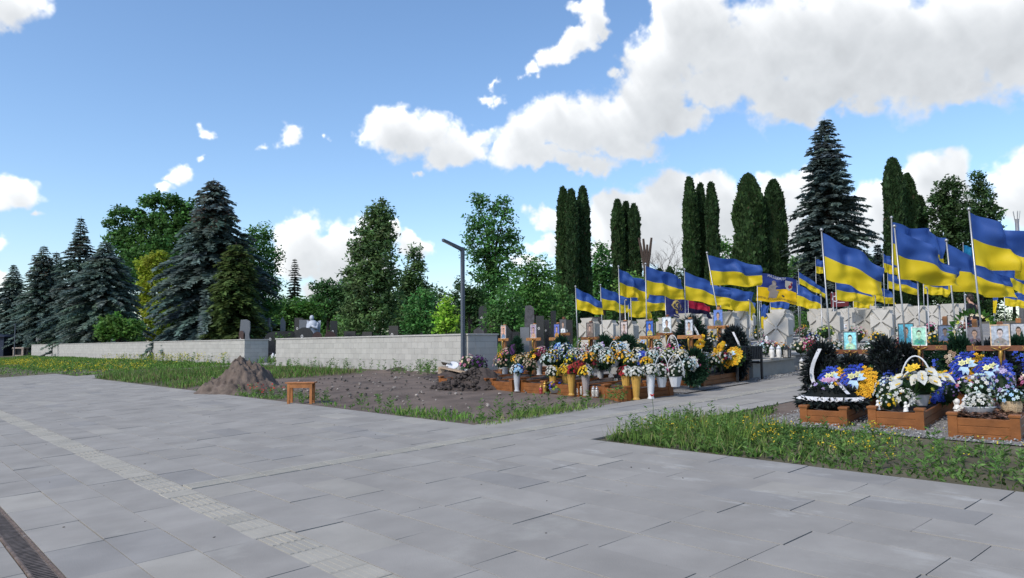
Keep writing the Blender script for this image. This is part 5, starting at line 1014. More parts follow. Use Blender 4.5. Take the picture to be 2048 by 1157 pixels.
# bits by the lamp post
for px, py, pl, L, LL in [(936, 752, 'pink+cream', 'pink lilies wilting in a white pot by the lamp post', 'white pot with pink lilies by the lamp post'), (958, 753, 'purple', 'dark purple wilted bouquet at the wall corner', 'white pot with dark purple flowers at the wall corner')]:
    p = ground(px, py); p.z = gz(p.x); v = empty('flower_pot', p, 0, LL, 'plant pot'); b = MB(); b.lathe([(.07, 0), (.08, .01), (.11, .20), (.115, .21), (.10, .2)], 14); b.build('body', WHITEP, v, True); bunch(p+Vector((0, 0, .16)), .25, .28, 26, .06, pl, L, 1, .1, leaves=2)
# ---------------------------------------------------------------- stone crosses
CR_BODY = [(-.25, 0), (.25, 0), (.25, .66), (.33, .72), (.33, 1.06), (.25, 1.12), (.25, 1.20), (-.25, 1.20), (-.25, 1.12), (-.33, 1.06), (-.33, .72), (-.25, .66)]
def stone_meshes():
    zc = .88
    b = MB(); b.prism(CR_BODY, 'x', -.10, .14); back = b.build('slab', STONE)
    b = MB()
    for pts in ([(-.235, 0), (.235, 0), (.235, zc-.27), (.02, zc-.035), (-.02, zc-.035), (-.235, zc-.27)], [(-.025, zc+.03), (.025, zc+.03), (.27, 1.215), (-.27, 1.215)], [(.04, zc-.02), (.345, zc-.20), (.345, zc+.20), (.04, zc+.02)], [(-.04, zc-.02), (-.345, zc-.20), (-.345, zc+.20), (-.04, zc+.02)]):
        b.prism(pts, 'x', -.165, -.098)
    b.prism([(.045*math.cos(a), zc+.045*math.sin(a)) for a in np.linspace(0, 6.283, 12, endpoint=False)], 'x', -.178, -.10)
    arms = b.build('carved_cross', STONE)
    b = MB(); b.bbox(-.22, .26, -.36, .36, -.05, .12, .01); foot = b.build('foot_block', STONE2); return back, arms, foot
proto = stone_meshes()
def stone_cross(p, H, label, bg, coat, w=.20, h=.24, first=[True], group='pale carved stone crosses'):
    c = empty('stone_cross', p, rnd.uniform(-.04, .04), label, 'grave cross', group); k = (H-.12)/1.21; mm = rnd.choice([STONE, STONE, STONEB, STONEC])
    for o in proto:
        q = o if first[0] else o.copy()
        if not first[0]: COL.objects.link(q)
        q.parent = c
        if o is not proto[2]:
            q.data = q.data.copy(); q.data.materials[0] = mm
        if o is not proto[2]: q.location = (0, 0, .12); q.scale = (1, 1, k)
    first[0] = False
    portrait(c, w, h, 0, .12+.32*k, -.166, bg, coat); return c
def stone_grave(p, label, L=2.0, W=1.0, h=.34):
    g = empty('stone_grave', p, 0, label, 'grave slab', 'low stone grave kerbs'); sl_ = -S
    b = MB(); b.bbox(0, L, -W/2, W/2, -.12, h, .01); b.build('kerb', STONE2, g)
    b = MB(); b.bbox(-.05, L, -W/2-.05, W/2+.05, h+.002, h+.065, .012); b.build('cover_slab', STONE, g); g.rotation_euler = (0, sl_, 0); return g
tones = [((.5, .5, .5), (.2, .2, .2), 'monochrome'), ((.3, .4, .6), (.5, .42, .2), 'blue and ochre'), ((.62, .64, .66), (.25, .28, .35), 'pale grey'), ((.55, .42, .3), (.2, .16, .1), 'sepia'), ((.1, .1, .12), (.3, .3, .32), 'dark'), ((.3, .34, .3), (.16, .2, .1), 'green'), ((.6, .6, .62), (.05, .05, .08), 'white backed')]
ordn = ['nearest the path', 'second from the path', 'third from the path', 'fourth from the path', 'fifth from the path', 'sixth from the path']; rown = ['front', 'second', 'third', 'fourth', 'fifth', 'sixth', 'seventh', 'eighth', 'ninth']
r2 = random.Random(12); occ = []
pals = ['white', 'white+yellow', 'cream+pink', 'red+white', 'wine', 'yellow', 'white+blue', 'magenta+white', 'ice+white', 'orange+cream', 'white+sky', 'pink']
pname = ['white', 'white and yellow', 'cream and pink', 'red and white', 'wine red', 'yellow', 'white and blue', 'magenta and white', 'mint and white', 'orange and cream', 'sky and white', 'pink']
for i in range(9):
    X = 18.35+3.25*i
    for j in range(6):
        y = 9.98+1.72*j+(.12 if i % 2 else 0); 
        if i == 0 and j > 4: continue
        if proj((X, y, gz(X)+1))[0] < 1118 or (j == 0 and i >= 5) or (j == 1 and i >= 7): continue
        bg, coat, tn = tones[r2.randrange(len(tones))]
        p = Vector((X+r2.uniform(-.1, .1), y+r2.uniform(-.08, .08), gz(X)))
        stone_cross(p, 1.54+r2.uniform(-.10, .08), f'stone cross with {tn} portrait, {ordn[j]}, {rown[i]} stone row', bg, coat)
        stone_grave(Vector((X-2.25, y, gz(X-2.25))), f'low stone kerb before the cross {ordn[j]}, {rown[i]} stone row')
        k = 2 if (i < 5 and j < 4) else 1
        for q in range(k):
            n = r2.randrange(len(pals)); u = r2.uniform(.4, 1.9); vv = r2.uniform(-.36, .36); P = Vector((X-2.25+u, y+vv, gz(X-2.25+u)+.40)); s = r2.uniform(.17, .30); side = '' if k == 1 else ('farther up ' if q else 'nearer the foot '); P.x = X-2.25+(1.2+.35*r2.random() if q else .35+.5*r2.random())
            if r2.random() < .8: bunch(P, s, s*.9, 30 if i < 3 else 20, .036 if i < 3 else .045, pals[n], f'{pname[n]} flowers {side}on kerb {ordn[j]}, {rown[i]} stone row', 1, .14, leaves=1)
            else: lantern(P, .34, r2.choice(['white', 'clear', 'house']), f'grave lantern {side}on kerb {ordn[j]}, {rown[i]} stone row')
for px, X, h, k, pl, s, L in [(1625, 17.4, .4, 'b', 'magenta+red', .24, 'crimson flowers on the stone ledge left of the nearest flagpole'), (1602, 18.0, .4, 'b', 'white+cream', .26, 'white bouquet on the ledge beside the crimson flowers'), (1637, 16.2, .42, 'b', 'orange+amber', .2, 'orange marigolds in a stone trough'), (1660, 16.6, .3, 'b', 'white+sky', .28, 'white and pale blue bouquet behind the turquoise portrait'), (1672, 18.2, .4, 'b', 'white+dried', .26, 'white and brown bouquet behind the turquoise portrait'), (1757, 17.8, .45, 'b', 'cream+white', .22, 'cream lilies in a pale pot on the ledge'), (1740, 17.2, .4, 'b', 'ice+white+black', .24, 'icy white bunch above the glossy black wreath'), (1795, 18.5, .5, 'b', 'cream+dried', .22, 'cream flowers in a white pot on the far ledge'), (1812, 18.2, .5, 'b', 'wine+magenta', .22, 'wine red flowers in a cream pot on the far ledge'), (1870, 19.8, .5, 'b', 'cream+yellow', .26, 'long cream and yellow arrangement on the far ledge'),
      (1500, 15.95, .42, 'b', 'white', .24, 'white bouquet in a pale vase behind the bench'), (1515, 16.7, .42, 'b', 'ice+white', .2, 'small white bunch at the front of the stone kerb by the bench'), (1530, 17.4, .42, 'b', 'sky+pink+white', .26, 'sky blue and pink bouquet on the stone kerb by the bench'), (1486, 17.2, .42, 'b', 'yellow+white', .24, 'yellow flowers in front of the stone cross behind the bench'), (1540, 17.8, .42, 'b', 'magenta+pink', .22, 'pink bunch left of the large front stone cross'), (1935, 24.5, .5, 'b', 'wine+white', .3, 'dark red arrangement left of the person in black'), (1652, 17.2, .8, 'b', 'green+lime', .22, 'small green cypress bush among the crimson flowers')]:
    bunch(xat(px, X, h), s, s*.85, 42, .036, pl, L, 1, .14)
for px, X, h, kind, L in [(1557, 17.0, .42, 'white', 'white lantern on the stone kerb by the bench'), (1573, 16.9, .42, 'house', 'dark lantern on the right end of the stone kerb by the bench'), (1543, 16.9, .42, 'white', 'squat white lantern left of the dark one on the kerb'), (1602, 18.6, .0, 'white', 'white lantern on the ground between two stone kerbs'), (1610, 18.6, .0, 'clear', 'grey lantern on the ground between two stone kerbs')]: lantern(xat(px, X, h), .32, kind, L)
# black bench
v = empty('metal_bench', xat(1490, 15.25), .02, 'small black metal bench with slatted back beside the gravel', 'bench'); v.location.y = 9.08
b = MB()
for x in (-.55, .53):
    b.box(x, x+.045, -.03, .015, 0, .80); b.box(x, x+.045, .36, .40, 0, .44); b.box(x, x+.045, .016, .36, .40, .435); b.box(x, x+.045, .016, .42, .60, .63); b.box(x, x+.045, .37, .40, .441, .599)
b.build('frame', BLACKM, v); b = MB()
for k in range(14): x = -.5+.076*k; b.box(x, x+.045, -.022, .004, .50, .78)
for z in (.49, .78): b.box(-.504, .529, -.026, .010, z, z+.03)
b.build('backrest', BLACKM, v); b = MB()
for k in range(6): b.box(-.504, .529, .03+.06*k, .075+.06*k, .436, .456)
b.build('seat', BLACKM, v)
# wooden stool
p = ground(602, 806); v = empty('wooden_stool', (p.x, p.y, gz(p.x)), R(-42), 'small plain wooden stool standing at the edge of the paving', 'stool')
b = MB(); 
for k in range(3): b.bbox(-.32, .32, -.14+.0945*k, -.05+.0945*k, .43, .455, .006)
b.build('seat', STOOLW, v)
for x in (-.27, .22):
    for y in (-.13, .085): b = MB(); b.add([(x+dx+(-.02 if x < 0 else .02)*(1 if z == 0 else 0), y+dy, z) for z in (-.02, .428) for dx, dy in ((0, 0), (.055, 0), (.055, .05), (0, .05))], [(3, 2, 1, 0), (4, 5, 6, 7), (0, 1, 5, 4), (1, 2, 6, 5), (2, 3, 7, 6), (3, 0, 4, 7)]); b.build('leg', STOOLW, v)
b = MB(); b.box(-.214, .218, -.125, -.10, .33, .428); b.box(-.214, .218, .10, .125, .33, .428); b.build('apron', STOOLW, v)
# lamp post
p = ground(926, 746); v = empty('lamp_post', (p.x, p.y, gz(p.x)), 0, 'dark grey square lamp post with one slanted arm, in front of the block wall', 'street lamp')
b = MB(); b.box(-.05, .05, -.05, .05, -.1, 4.08); b.build('pole', LAMP, v)
b = MB(); b.add([(x, y, z) for (x, z) in ((-.0501, 3.97), (-.0501, 4.08), (-.80, 4.30), (-.80, 4.22)) for y in (-.055, .055)], [(0, 2, 4, 6), (7, 5, 3, 1), (0, 1, 3, 2), (2, 3, 5, 4), (4, 5, 7, 6), (6, 7, 1, 0)]); a = b.build('arm', LAMP, v)
b = MB(); b.add([(-.77, -.04, 4.206), (-.77, .04, 4.206), (-.4, .04, 4.084), (-.4, -.04, 4.084)], [(0, 1, 2, 3)]); b.build('lens', LENS, a)
b = MB(); b.box(-.14, .14, -.14, .14, -.1, .02); b.build('base_plate', LAMP, v)
# plank, dish and rubble by the post
a = at(882, 736, 23.2); c = at(938, 748, 22.2); v = empty('raw_plank', a, 0, 'unpainted wooden plank leaning over the dug soil by the lamp post', 'plank'); d = c-a; b = MB()
w = Vector((0, 0, 1)); s = d.cross(w).normalized()*.11; b.add([q for q in (-s, s, d+s, d-s)]+[q+Vector((0, 0, .035)) for q in (-s, s, d+s, d-s)], [(3, 2, 1, 0), (4, 5, 6, 7), (0, 1, 5, 4), (1, 2, 6, 5), (2, 3, 7, 6), (3, 0, 4, 7)]); b.build('board', PLANKW, v)
p = gat(886, 23.3); v = empty('plank_support', p, .4, 'short wooden block carrying the raised end of the plank', 'wood block'); b = MB(); b.bbox(-.1, .1, -.12, .12, -.05, .22, .01); b.bbox(-.2, .25, -.05, .05, .224, .27, .01); b.build('block', PLANKW, v)
p = at(906, 738, 23.6); v = empty('white_dish', p, 0, 'upturned white dish on a short foot by the lamp post', 'dish'); b = MB(); b.lathe([(.05, -.12), (.035, 0), (.06, .06), (.20, .13), (.21, .14), (.18, .14), (.02, .08)], 18); b.build('dish', WHITEP, v, True); v.rotation_euler = (0, R(-35), R(40))
p = at(893, 727, 23.8); v = empty('broken_slab', p, .8, 'broken pale slab lying on the rubble by the lamp post', 'slab'); b = MB(); b.bbox(-.25, .25, -.15, .15, -.03, .03, .01); b.build('slab', CAPS, v); v.rotation_euler = (.2, .25, .8)
# ---------------------------------------------------------------- old cemetery behind the wall
OLD = [ # px, d, top y, half width px, material, shape, label
 (1060, 30, 612, 10, RUFF, 'rough', 'tall rough hewn grey stele with a broken edge'), (1081, 29, 632, 8, GRANITE, 'flat', 'tall black polished slab right of the rough stele'), (1050, 25.5, 655, 9, GRANITE2, 'flat', 'smooth light grey slab in front of the rough stele'), (1032, 25, 664, 7, GRANITE, 'flat', 'short black slab at the left of the light grey one'), (1016, 25.5, 652, 8, GRANITE, 'slant', 'black slab with a slanted pale edge behind the first wooden cross'), (1094, 31, 640, 6, GRANITE, 'flat', 'narrow black slab half hidden behind the polished one'),
 (1108, 29, 622, 7, GRANITE, 'waves', 'slim curved black stele topped by a small block'), (1136, 29, 640, 10, GRANITE, 'flat', 'dark slab behind the leftmost stone cross'), (1192, 31, 634, 14, GRANITE, 'flat', 'dark slab behind the sepia portrait cross'), (1245, 34, 630, 8, GRANITE, 'slant', 'small dark peaked slab behind the second flag'), (1013, 44, 615, 10, GRANITE2, 'slant', 'blue grey slab under the low spreading tree'), (958, 36, 655, 10, RUFF, 'slant', 'brown grey slab peeping over the wall right of the lamp post'),
 (993, 45, 618, 8, GRANITE, 'flat', 'black slab left of the blue grey one'), (966, 44, 612, 8, GRANITE, 'arch', 'dark arched stone behind the lamp post'), (845, 36, 656, 5, GRANITE2, 'arch', 'small grey stone with a rounded head above the wall'), (884, 35, 662, 11, GRANITE, 'slant', 'low dark slanted slab under the yellow green shrub'), (788, 37, 652, 10, GRANITE, 'flat', 'dark square slab at the foot of the thuja clump'),
 (667, 40, 642, 7, GRANITE, 'flat', 'tall narrow black pillar stone'), (660, 38.5, 663, 11, REDGR, 'arch', 'maroon arched stone above the wall, right of two'), (634, 38.5, 664, 9, REDGR, 'arch', 'maroon arched stone above the wall, left of two'), (609, 40, 655, 17, GRANITE, 'arch', 'wide black arched stone with a white edge'), (606, 44, 640, 8, GRANITE2, 'flat', 'grey slab standing behind the wide black arch'), (618, 46, 640, 6, RUFF, 'flat', 'brownish slab behind the wide black arch'), (597, 46, 636, 8, GRANITE, 'flat', 'black block with pale letters left of the statue'),
 (490, 46, 640, 10, GRANITE2, 'rough', 'pale blue stone like a breaking wave under the olive spruce'), (565, 50, 634, 5, GRANITE2, 'slant', 'pale pointed stone among the bushes'), (537, 52, 636, 6, GRANITE2, 'cross', 'grey stone cross among the bushes'), (518, 52, 640, 8, GRANITE2, 'arch', 'grey round headed stone left of the grey cross'), (483, 44, 662, 5, REDGR, 'arch', 'small dark red stone above the wall by the olive spruce'), (572, 47, 663, 24, GRANITE, 'flat', 'long low black family tomb behind the gap'), (545, 44, 664, 16, GRANITE, 'arch', 'broad black tomb right of the path gap'), (700, 40, 663, 12, GRANITE, 'flat', 'row of low black slabs joined right of the maroon stones'), (735, 40, 664, 10, GRANITE, 'flat', 'low black slab under the thuja clump'),
 (1355, 30, 560, 5, GRANITE2, 'flat', 'grey obelisk between two flags'), (77, 86, 674, 5, STONE, 'flat', 'pale square stone standing over the far end of the long wall')]
def headstone(px, d, top, half, m, shape, label):
    p = gat(px, d); H = at(px, top, d).z-p.z; w = half*d/F; v = empty('headstone', p, R(52)+rnd.uniform(-.3, .3), label, 'headstone', 'old stones of the cemetery behind the wall'); b = MB(); t = .09
    if shape == 'flat': pts = [(-w, 0), (w, 0), (w, H), (-w, H)]
    elif shape == 'slant': pts = [(-w, 0), (w, 0), (w, H*.90), (w*.1, H), (-w, H*.86)]
    elif shape == 'arch': pts = [(-w, 0), (w, 0)]+[(w*math.cos(a), H-min(w, H*.4)*(1-math.sin(a))) for a in np.linspace(0, math.pi, 11)]
    elif shape == 'rough': pts = [(-w*1.05, 0), (w, 0), (w*.93, H*.4), (w*1.02, H*.7), (w*.85, H), (-w*.2, H*1.01), (-w*.85, H*.96), (-w*.95, H*.75), (-w*.75, H*.6), (-w, H*.45), (-w*.8, H*.25)]; t = .16
    elif shape == 'waves': pts = [(-w, 0), (w, 0), (w*.7, H*.3), (w*1.0, H*.55), (w*.6, H*.8), (w*.6, H), (-w*.5, H), (-w*.5, H*.85), (-w*.9, H*.6), (-w*.5, H*.35)]
    else: pts = [(-w*.3, 0), (w*.3, 0), (w*.3, H*.55), (w, H*.55), (w, H*.75), (w*.3, H*.75), (w*.3, H), (-w*.3, H), (-w*.3, H*.75), (-w, H*.75), (-w, H*.55), (-w*.3, H*.55)]
    b.prism(pts, 'x', -t, t); b.build('stone', m, v)
    b = MB(); b.bbox(-.28, .28, -w-.12, w+.12, -.2, .12, .015); b.build('base', m if m is not RUFF else GRANITE, v)
    if shape in ('arch', 'flat') and m in (GRANITE, REDGR) and H > .8:
        b = MB(); r = min(.09, w*.35); b.poly([(-t-.004, w*.3+r*.75*math.cos(a), H*.72+r*math.sin(a)) for a in np.linspace(0, 6.283, 12, endpoint=False)], (.55, .54, .52)); b.poly([(-t-.006, w*.3+r*.4*math.cos(a), H*.72+r*.55*math.sin(a)) for a in np.linspace(0, 6.283, 10, endpoint=False)], (.15, .12, .11)); b.build('oval_portrait', PAINT, v)
for a in OLD: headstone(*a)
for i in range(26):                           # weathered stones in the shade of the trees
    px = rnd.uniform(690, 1180) if i % 2 else rnd.uniform(445, 1000); d = rnd.uniform(42, 60); p = gat(px, d); top = proj(p)[1]-rnd.uniform(.7, 1.3)*F/d
    headstone(px, d, top, rnd.uniform(7, 12), rnd.choice([GRANITE, GRANITE, GRANITE2, RUFF]), rnd.choice(['flat', 'slant', 'arch']), 'weathered old headstone standing in the green shade far behind the wall')
# white angel statue
p = gat(625, 41); v = empty('angel_statue', p, R(50), 'white marble statue of a robed winged figure among the black stones', 'statue'); H = at(625, 630, 41).z-p.z; k = H/2.0; b = MB()
b.lathe([(.20*k, .35*k), (.22*k, .5*k), (.17*k, .9*k), (.20*k, 1.3*k), (.24*k, 1.55*k), (.17*k, 1.70*k), (.07*k, 1.76*k)], 14, flute=.05, nf=1); b.blob((-.05*k, .04*k, 1.86*k), (.10*k, .10*k, .13*k), 10, 7)
b.tube([(0, -.2*k, 1.6*k), (-.22*k, -.22*k, 1.35*k), (-.26*k, 0, 1.5*k)], [.08*k, .07*k, .05*k], 7); b.tube([(0, .2*k, 1.6*k), (-.2*k, .2*k, 1.35*k), (-.27*k, .02*k, 1.48*k)], [.08*k, .07*k, .05*k], 7); b.build('figure', STATUE, v, True)
b = MB()
for s in (-1, 1): b.prism([(s*.06*k, .9*k), (s*.25*k, 1.0*k), (s*.30*k, 1.4*k), (s*.32*k, 1.75*k), (s*.2*k, 1.72*k), (s*.1*k, 1.6*k)], 'x', .16*k, .21*k)
b.build('wings', STATUE, v); b = MB(); b.bbox(-.3*k, .3*k, -.3*k, .3*k, -.2, .35*k, .02); b.build('pedestal', GRANITE, v)
# dark fence seen through the gap, white bottles, steps
p = gat(548, 41); v = empty('low_black_kerb', p, R(55), 'low black polished kerb beyond the gap between the walls', 'grave kerb'); b = MB(); b.bbox(-.2, .2, -1.6, 1.6, -.1, .45, .02); b.build('kerb', GRANITE, v)
for px, h, L in ((546, .42, 'white plastic canister left of two behind the gap'), (552, .36, 'white plastic canister right of two behind the gap')):
    q = gat(px, 40.2); v = empty('white_canister', q, .3, L, 'canister'); b = MB(); b.lathe([(.12, 0), (.13, .02), (.13, h*.7), (.05, h*.88), (.05, h)], 12); b.build('body', WHITEP, v, True); b = MB(); b.lathe([(.055, h+.001), (.055, h+.04)], 10); b.build('cap', NAVY, v)
# far left: navy shed, brick kiosk, thin post
p = gat(8, 96); v = empty('navy_shed', p, R(-40), 'dark navy metal shed at the far left edge', 'shed'); b = MB(); b.box(-1.5, 1.5, -2.5, 2.5, -.3, 2.3); b.build('wall', NAVY, v); b = MB(); b.prism([(-1.8, 2.302), (1.8, 2.302), (1.7, 2.42), (0, 2.75), (-1.7, 2.42)], 'y', -2.8, 2.8); b.build('roof', NAVY, v); b = MB(); b.box(-1.53, -1.502, -.6, .6, -.25, 2.0); b.build('door', NAVY, v)
p = gat(41, 84); v = empty('brick_kiosk', p, R(-35), 'small pale brick niche with dark openings left of the long wall', 'kiosk'); b = MB(); w = .55
for x, y in ((-w, -w), (-w, w-.2), (w-.2, -w), (w-.2, w-.2), ): b.box(x, x+.2, y, y+.2, -.1, .85)
b.bbox(-w-.05, w+.05, -w-.05, w+.05, .852, 1.0, .02); b.box(-w+.01, w-.01, -w+.01, w-.01, -.1, .14); b.build('masonry', BRICK, v); b = MB(); b.box(-w+.205, w-.205, -w+.205, w-.205, .142, .85); b.build('dark_core', BLACKM, v)
p = gat(28, 82); v = empty('thin_post', p, 0, 'thin dark metal post beside the brick niche', 'post'); b = MB(); b.tube([(0, 0, -.1), (0, 0, 3.6)], .05, 8); b.build('post', LAMP, v); b = MB(); b.blob((0, 0, 3.62), .06, 8, 6); b.build('cap', LAMP, v)
# church spire and mast
p = gat(681, 190); zt = at(681, 556, 190).z-p.z; zb = at(681, 590, 190).z-p.z; v = empty('church_tower', p, .4, 'distant pale church spire with a thin cross above the trees', 'church')
b = MB(); b.lathe([(2.3, zb), (1.9, zb+.8), (.9, zb+(zt-zb)*.45), (.10, zt)], 8); b.build('spire', SPIREM, v); b = MB(); b.box(-2, 2, -2, 2, -1, zb-.01); b.build('tower', STONE, v); b = MB(); b.tube([(0, 0, zt-.2), (0, 0, zt+1.9)], .09, 6); b.tube([(-.6, .6, zt+1.2), (.6, -.6, zt+1.2)], .08, 6); b.build('cross', LAMP, v)
p = gat(2046, 46); zt = at(2046, 420, 46).z-p.z; v = empty('antenna_mast', p, 0, 'grey mast with upright rods at the right edge above the flags', 'mast'); b = MB(); b.tube([(0, 0, -.1), (0, 0, zt-.5)], [.16, .11], 10); b.build('pole', STEEL, v, True); b = MB()  # antenna mast with upright rods, carries no lamps
for k in range(5): b.tube([(.05*math.cos(k*1.26)*2, .1*math.sin(k*1.26), zt-.7), (.1*math.cos(k*1.26)*2, .2*math.sin(k*1.26), zt)], .02, 5)
b.build('rods', STEEL, v)
p = xat(1683, 30.5); v = empty('maroon_banner', p, 0, 'maroon banner with white lettering hanging behind the stone crosses', 'banner'); q0, q1 = at(1665, 583, 30), at(1701, 612, 30); hw = 18*30/F
zc = (q0.z+q1.z)/2-p.z; b = MB(); b.bbox(-.02, .02, -hw, hw, zc-.30, zc+.30, .004); bn = b.build('cloth', MAROON, v); text_on('C', .36, RIBBON, bn, hw*.55, zc+.02, -.024); b = MB(); b.box(-.026, -.022, -hw*.7, hw*.35, zc-.02, zc+.01); b.box(-.026, -.022, -hw*.6, hw*.25, zc-.14, zc-.115); b.build('lettering', RIBBON, bn)
b = MB(); b.tube([(.04, hw*.9, -.1), (.04, hw*.9, zc+.3)], .025, 6); b.tube([(.04, -hw*.9, -.1), (.04, -hw*.9, zc+.3)], .025, 6); b.build('posts', STEEL, v)
# ---------------------------------------------------------------- flags
UB, UY = (.045, .112, .37), (.80, .60, .025)
def flag(pt, pb, ht, hb, ft, fb, label, d=None, c1=UB, c2=UY, df=.0, seed=0, amp=.10, deco=None, base=None, rad=.017, sag=.02, split=.5):
    """pole through pt (top) and pb, cloth corners hoist top/bottom and fly top/bottom, all sighted at the flag's own distance d"""
    r = random.Random(seed); d = d or 1184.0/max(20, hb[1]-ht[1]); a = at(*pt, d); c = at(*pb, d); u = (c-a).normalized(); t = 0
    while True:
        q = a+u*t
        if q.z <= gz(q.x) or t > 8: break
        t += .02
    q = a+u*t; v = empty('flag_on_pole', q, 0, label, 'flag', 'flags on thin poles over the graves')
    b = MB(); b.tube([(0, 0, 0) if 0 else tuple(-u*0+u*.15), tuple(a-q)], [rad, rad*.8], 8); b.build('pole', STEEL, v, True)
    b = MB(); b.lathe([(rad*.9, 0), (rad*1.7, .012), (rad*1.8, .035), (rad*1.0, .05), (.003, .06)], 8, tuple(a-q)); b.build('finial', STEEL, v, True)
    P00, P01 = at(*ht, d)-q, at(*hb, d)-q; dd = d+df; P10, P11 = at(*ft, dd)-q, at(*fb, dd)-q
    nrm = (P10-P00).cross(P01-P00).normalized(); nrm = -nrm if nrm.dot(_f) > 0 else nrm; ph = r.uniform(0, 6); k1, k2 = r.uniform(.8, 2.3), r.uniform(2.4, 4.2); A = amp*r.uniform(.6, 1.4)*(P01-P00).length/.8; hl = (P01-P00).length
    def S_(uu, vv):
        p = P00*(1-uu)*(1-vv)+P01*(1-uu)*vv+P10*uu*(1-vv)+P11*uu*vv
        e = min(1, uu*2.2); w = math.sin(6.283*(k1*uu-.45*vv)+ph); w2 = math.sin(6.283*(k2*uu+.5*vv)+ph*2.1); w3 = math.sin(6.283*(.8*uu+1.4*vv)+ph)
        w = abs(w)**.8*(1 if w > 0 else -1)
        p = p+nrm*(A*e*(w+.4*w2+.3*w3))+nrm*(hl*.010*math.sin(uu*13+vv*21+ph)*e+hl*.007*math.sin(uu*31-vv*12+ph*3)*e+hl*.02*math.exp(-((vv-.75*uu-.12)*9)**2)-hl*.02*math.exp(-((vv-.35*uu-.05)*11)**2)*(1-uu)); p = p+Vector((0, 0, 1))*(hl*sag*(math.sin(uu*math.pi)*.7*(1-.4*vv)-.0)+hl*.035*e*math.sin(6.283*(1.6*uu+.3*vv)+ph*1.7))
        return p
    def tri(n, m): return n, m
    n, m = 34, 22; b = MB(); vs = [S_(i/n, j/m) for i in range(n+1) for j in range(m+1)]; o = 0; b.v = [tuple(p) for p in vs]
    for i in range(n):
        for j in range(m): b.f.append([i*(m+1)+j, (i+1)*(m+1)+j, (i+1)*(m+1)+j+1, i*(m+1)+j+1]); b.c.append(c1 if (j+.5)/m < split else c2)
    cl = b.build('cloth', CLOTH, v, True)
    if deco:                                   # printed figures follow the folds: (name, polygons in cloth coordinates, colour)
        for nm, polys, col in deco:
            e = MB()
            for lay, pl in enumerate(polys): e.add([S_(x, y)+nrm*(.006+.0025*(pl[2] if len(pl) > 2 else 0)) for x, y in pl[0]], pl[1], pl[3] if len(pl) > 3 else col)
            e.build(nm, CLOTH, cl)
    return v
def P_(pts, lay=0, col=None): return (pts, [tuple(range(len(pts)))], lay)+((col,) if col else ())
def el_(cx, cy, rx, ry, lay=0, col=None, n=14): return P_([(cx+rx*math.cos(a), cy+ry*math.sin(a)) for a in np.linspace(0, 6.283, n, endpoint=False)], lay, col)
def txt_(s, cx, cy, size, asp, lay=1, rot=0):  # letters as small polygons in cloth coordinates
    me = text_mesh(s, size, 0); return ([(cx+v.co.x*asp, cy-v.co.y+rot*v.co.x) for v in me.vertices], [tuple(p.vertices) for p in me.polygons], lay)
KH = (.30, .27, .25)
brig = [('lettering', [txt_('НАЗАВЖДИ', .48, .07, .13, .62)], (.75, .75, .72)), ('lettering', [txt_('14 ОКРЕМА МЕХАНІЗОВАНА БРИГАДА', .47, .90, .105, .55, 1, .04)], (.03, .03, .06)),
  ('soldier_print', [P_([(.30, .84), (.50, .84), (.54, .58), (.58, .50), (.52, .38), (.47, .34), (.36, .34), (.30, .42), (.26, .56), (.32, .62)], 0, KH), el_(.415, .27, .055, .095, 1, (.24, .21, .18)), el_(.415, .30, .04, .06, 2, (.42, .36, .32)), P_([(.36, .84), (.46, .84), (.46, .66), (.36, .66)], 2, (.20, .17, .22)), P_([(.40, .46), (.44, .44), (.70, .80), (.67, .84)], 3, (.05, .05, .06)), P_([(.29, .46), (.33, .43), (.46, .58), (.43, .62)], 3, (.36, .32, .30)), P_([(.36, .62), (.48, .52), (.49, .56), (.37, .66)], 3, (.40, .36, .34))], KH),
  ('shield_emblem', [P_([(.70, .14), (.89, .14), (.89, .38), (.86, .48), (.795, .54), (.73, .48), (.70, .38)], 1, (.55, .52, .45)), P_([(.715, .17), (.795, .17), (.795, .51), (.74, .46), (.715, .37)], 2, (.025, .03, .10)), P_([(.795, .17), (.875, .17), (.875, .37), (.85, .46), (.795, .51)], 2, (.35, .04, .05)), P_([(.735, .26), (.765, .22), (.785, .28), (.77, .34), (.78, .44), (.76, .44), (.75, .37), (.735, .42), (.728, .36)], 3, (.75, .58, .12)), P_([(.815, .25), (.84, .25), (.84, .42), (.815, .45)], 3, (.6, .55, .45))], KH)]
gold_ = (.50, .38, .12)
emb = [('emblem', [el_(.50, .40, .20, .24, 0), el_(.50, .40, .165, .195, 1, (.05, .05, .10)), P_([(.42, .30), (.46, .30), (.50, .38), (.54, .30), (.58, .30), (.52, .42), (.58, .52), (.54, .52), (.50, .45), (.46, .52), (.42, .52), (.48, .42)], 2), el_(.50, .40, .035, .04, 3), P_([(.27, .36), (.36, .36), (.36, .44), (.31, .49), (.27, .44)], 0), P_([(.67, .44), (.76, .44), (.76, .53), (.71, .58), (.67, .53)], 0), P_([(.45, .68), (.56, .68), (.56, .77), (.505, .83), (.45, .77)], 0), P_([(.38, .88), (.62, .88), (.62, .93), (.38, .93)], 0, (.45, .42, .36))], gold_)]
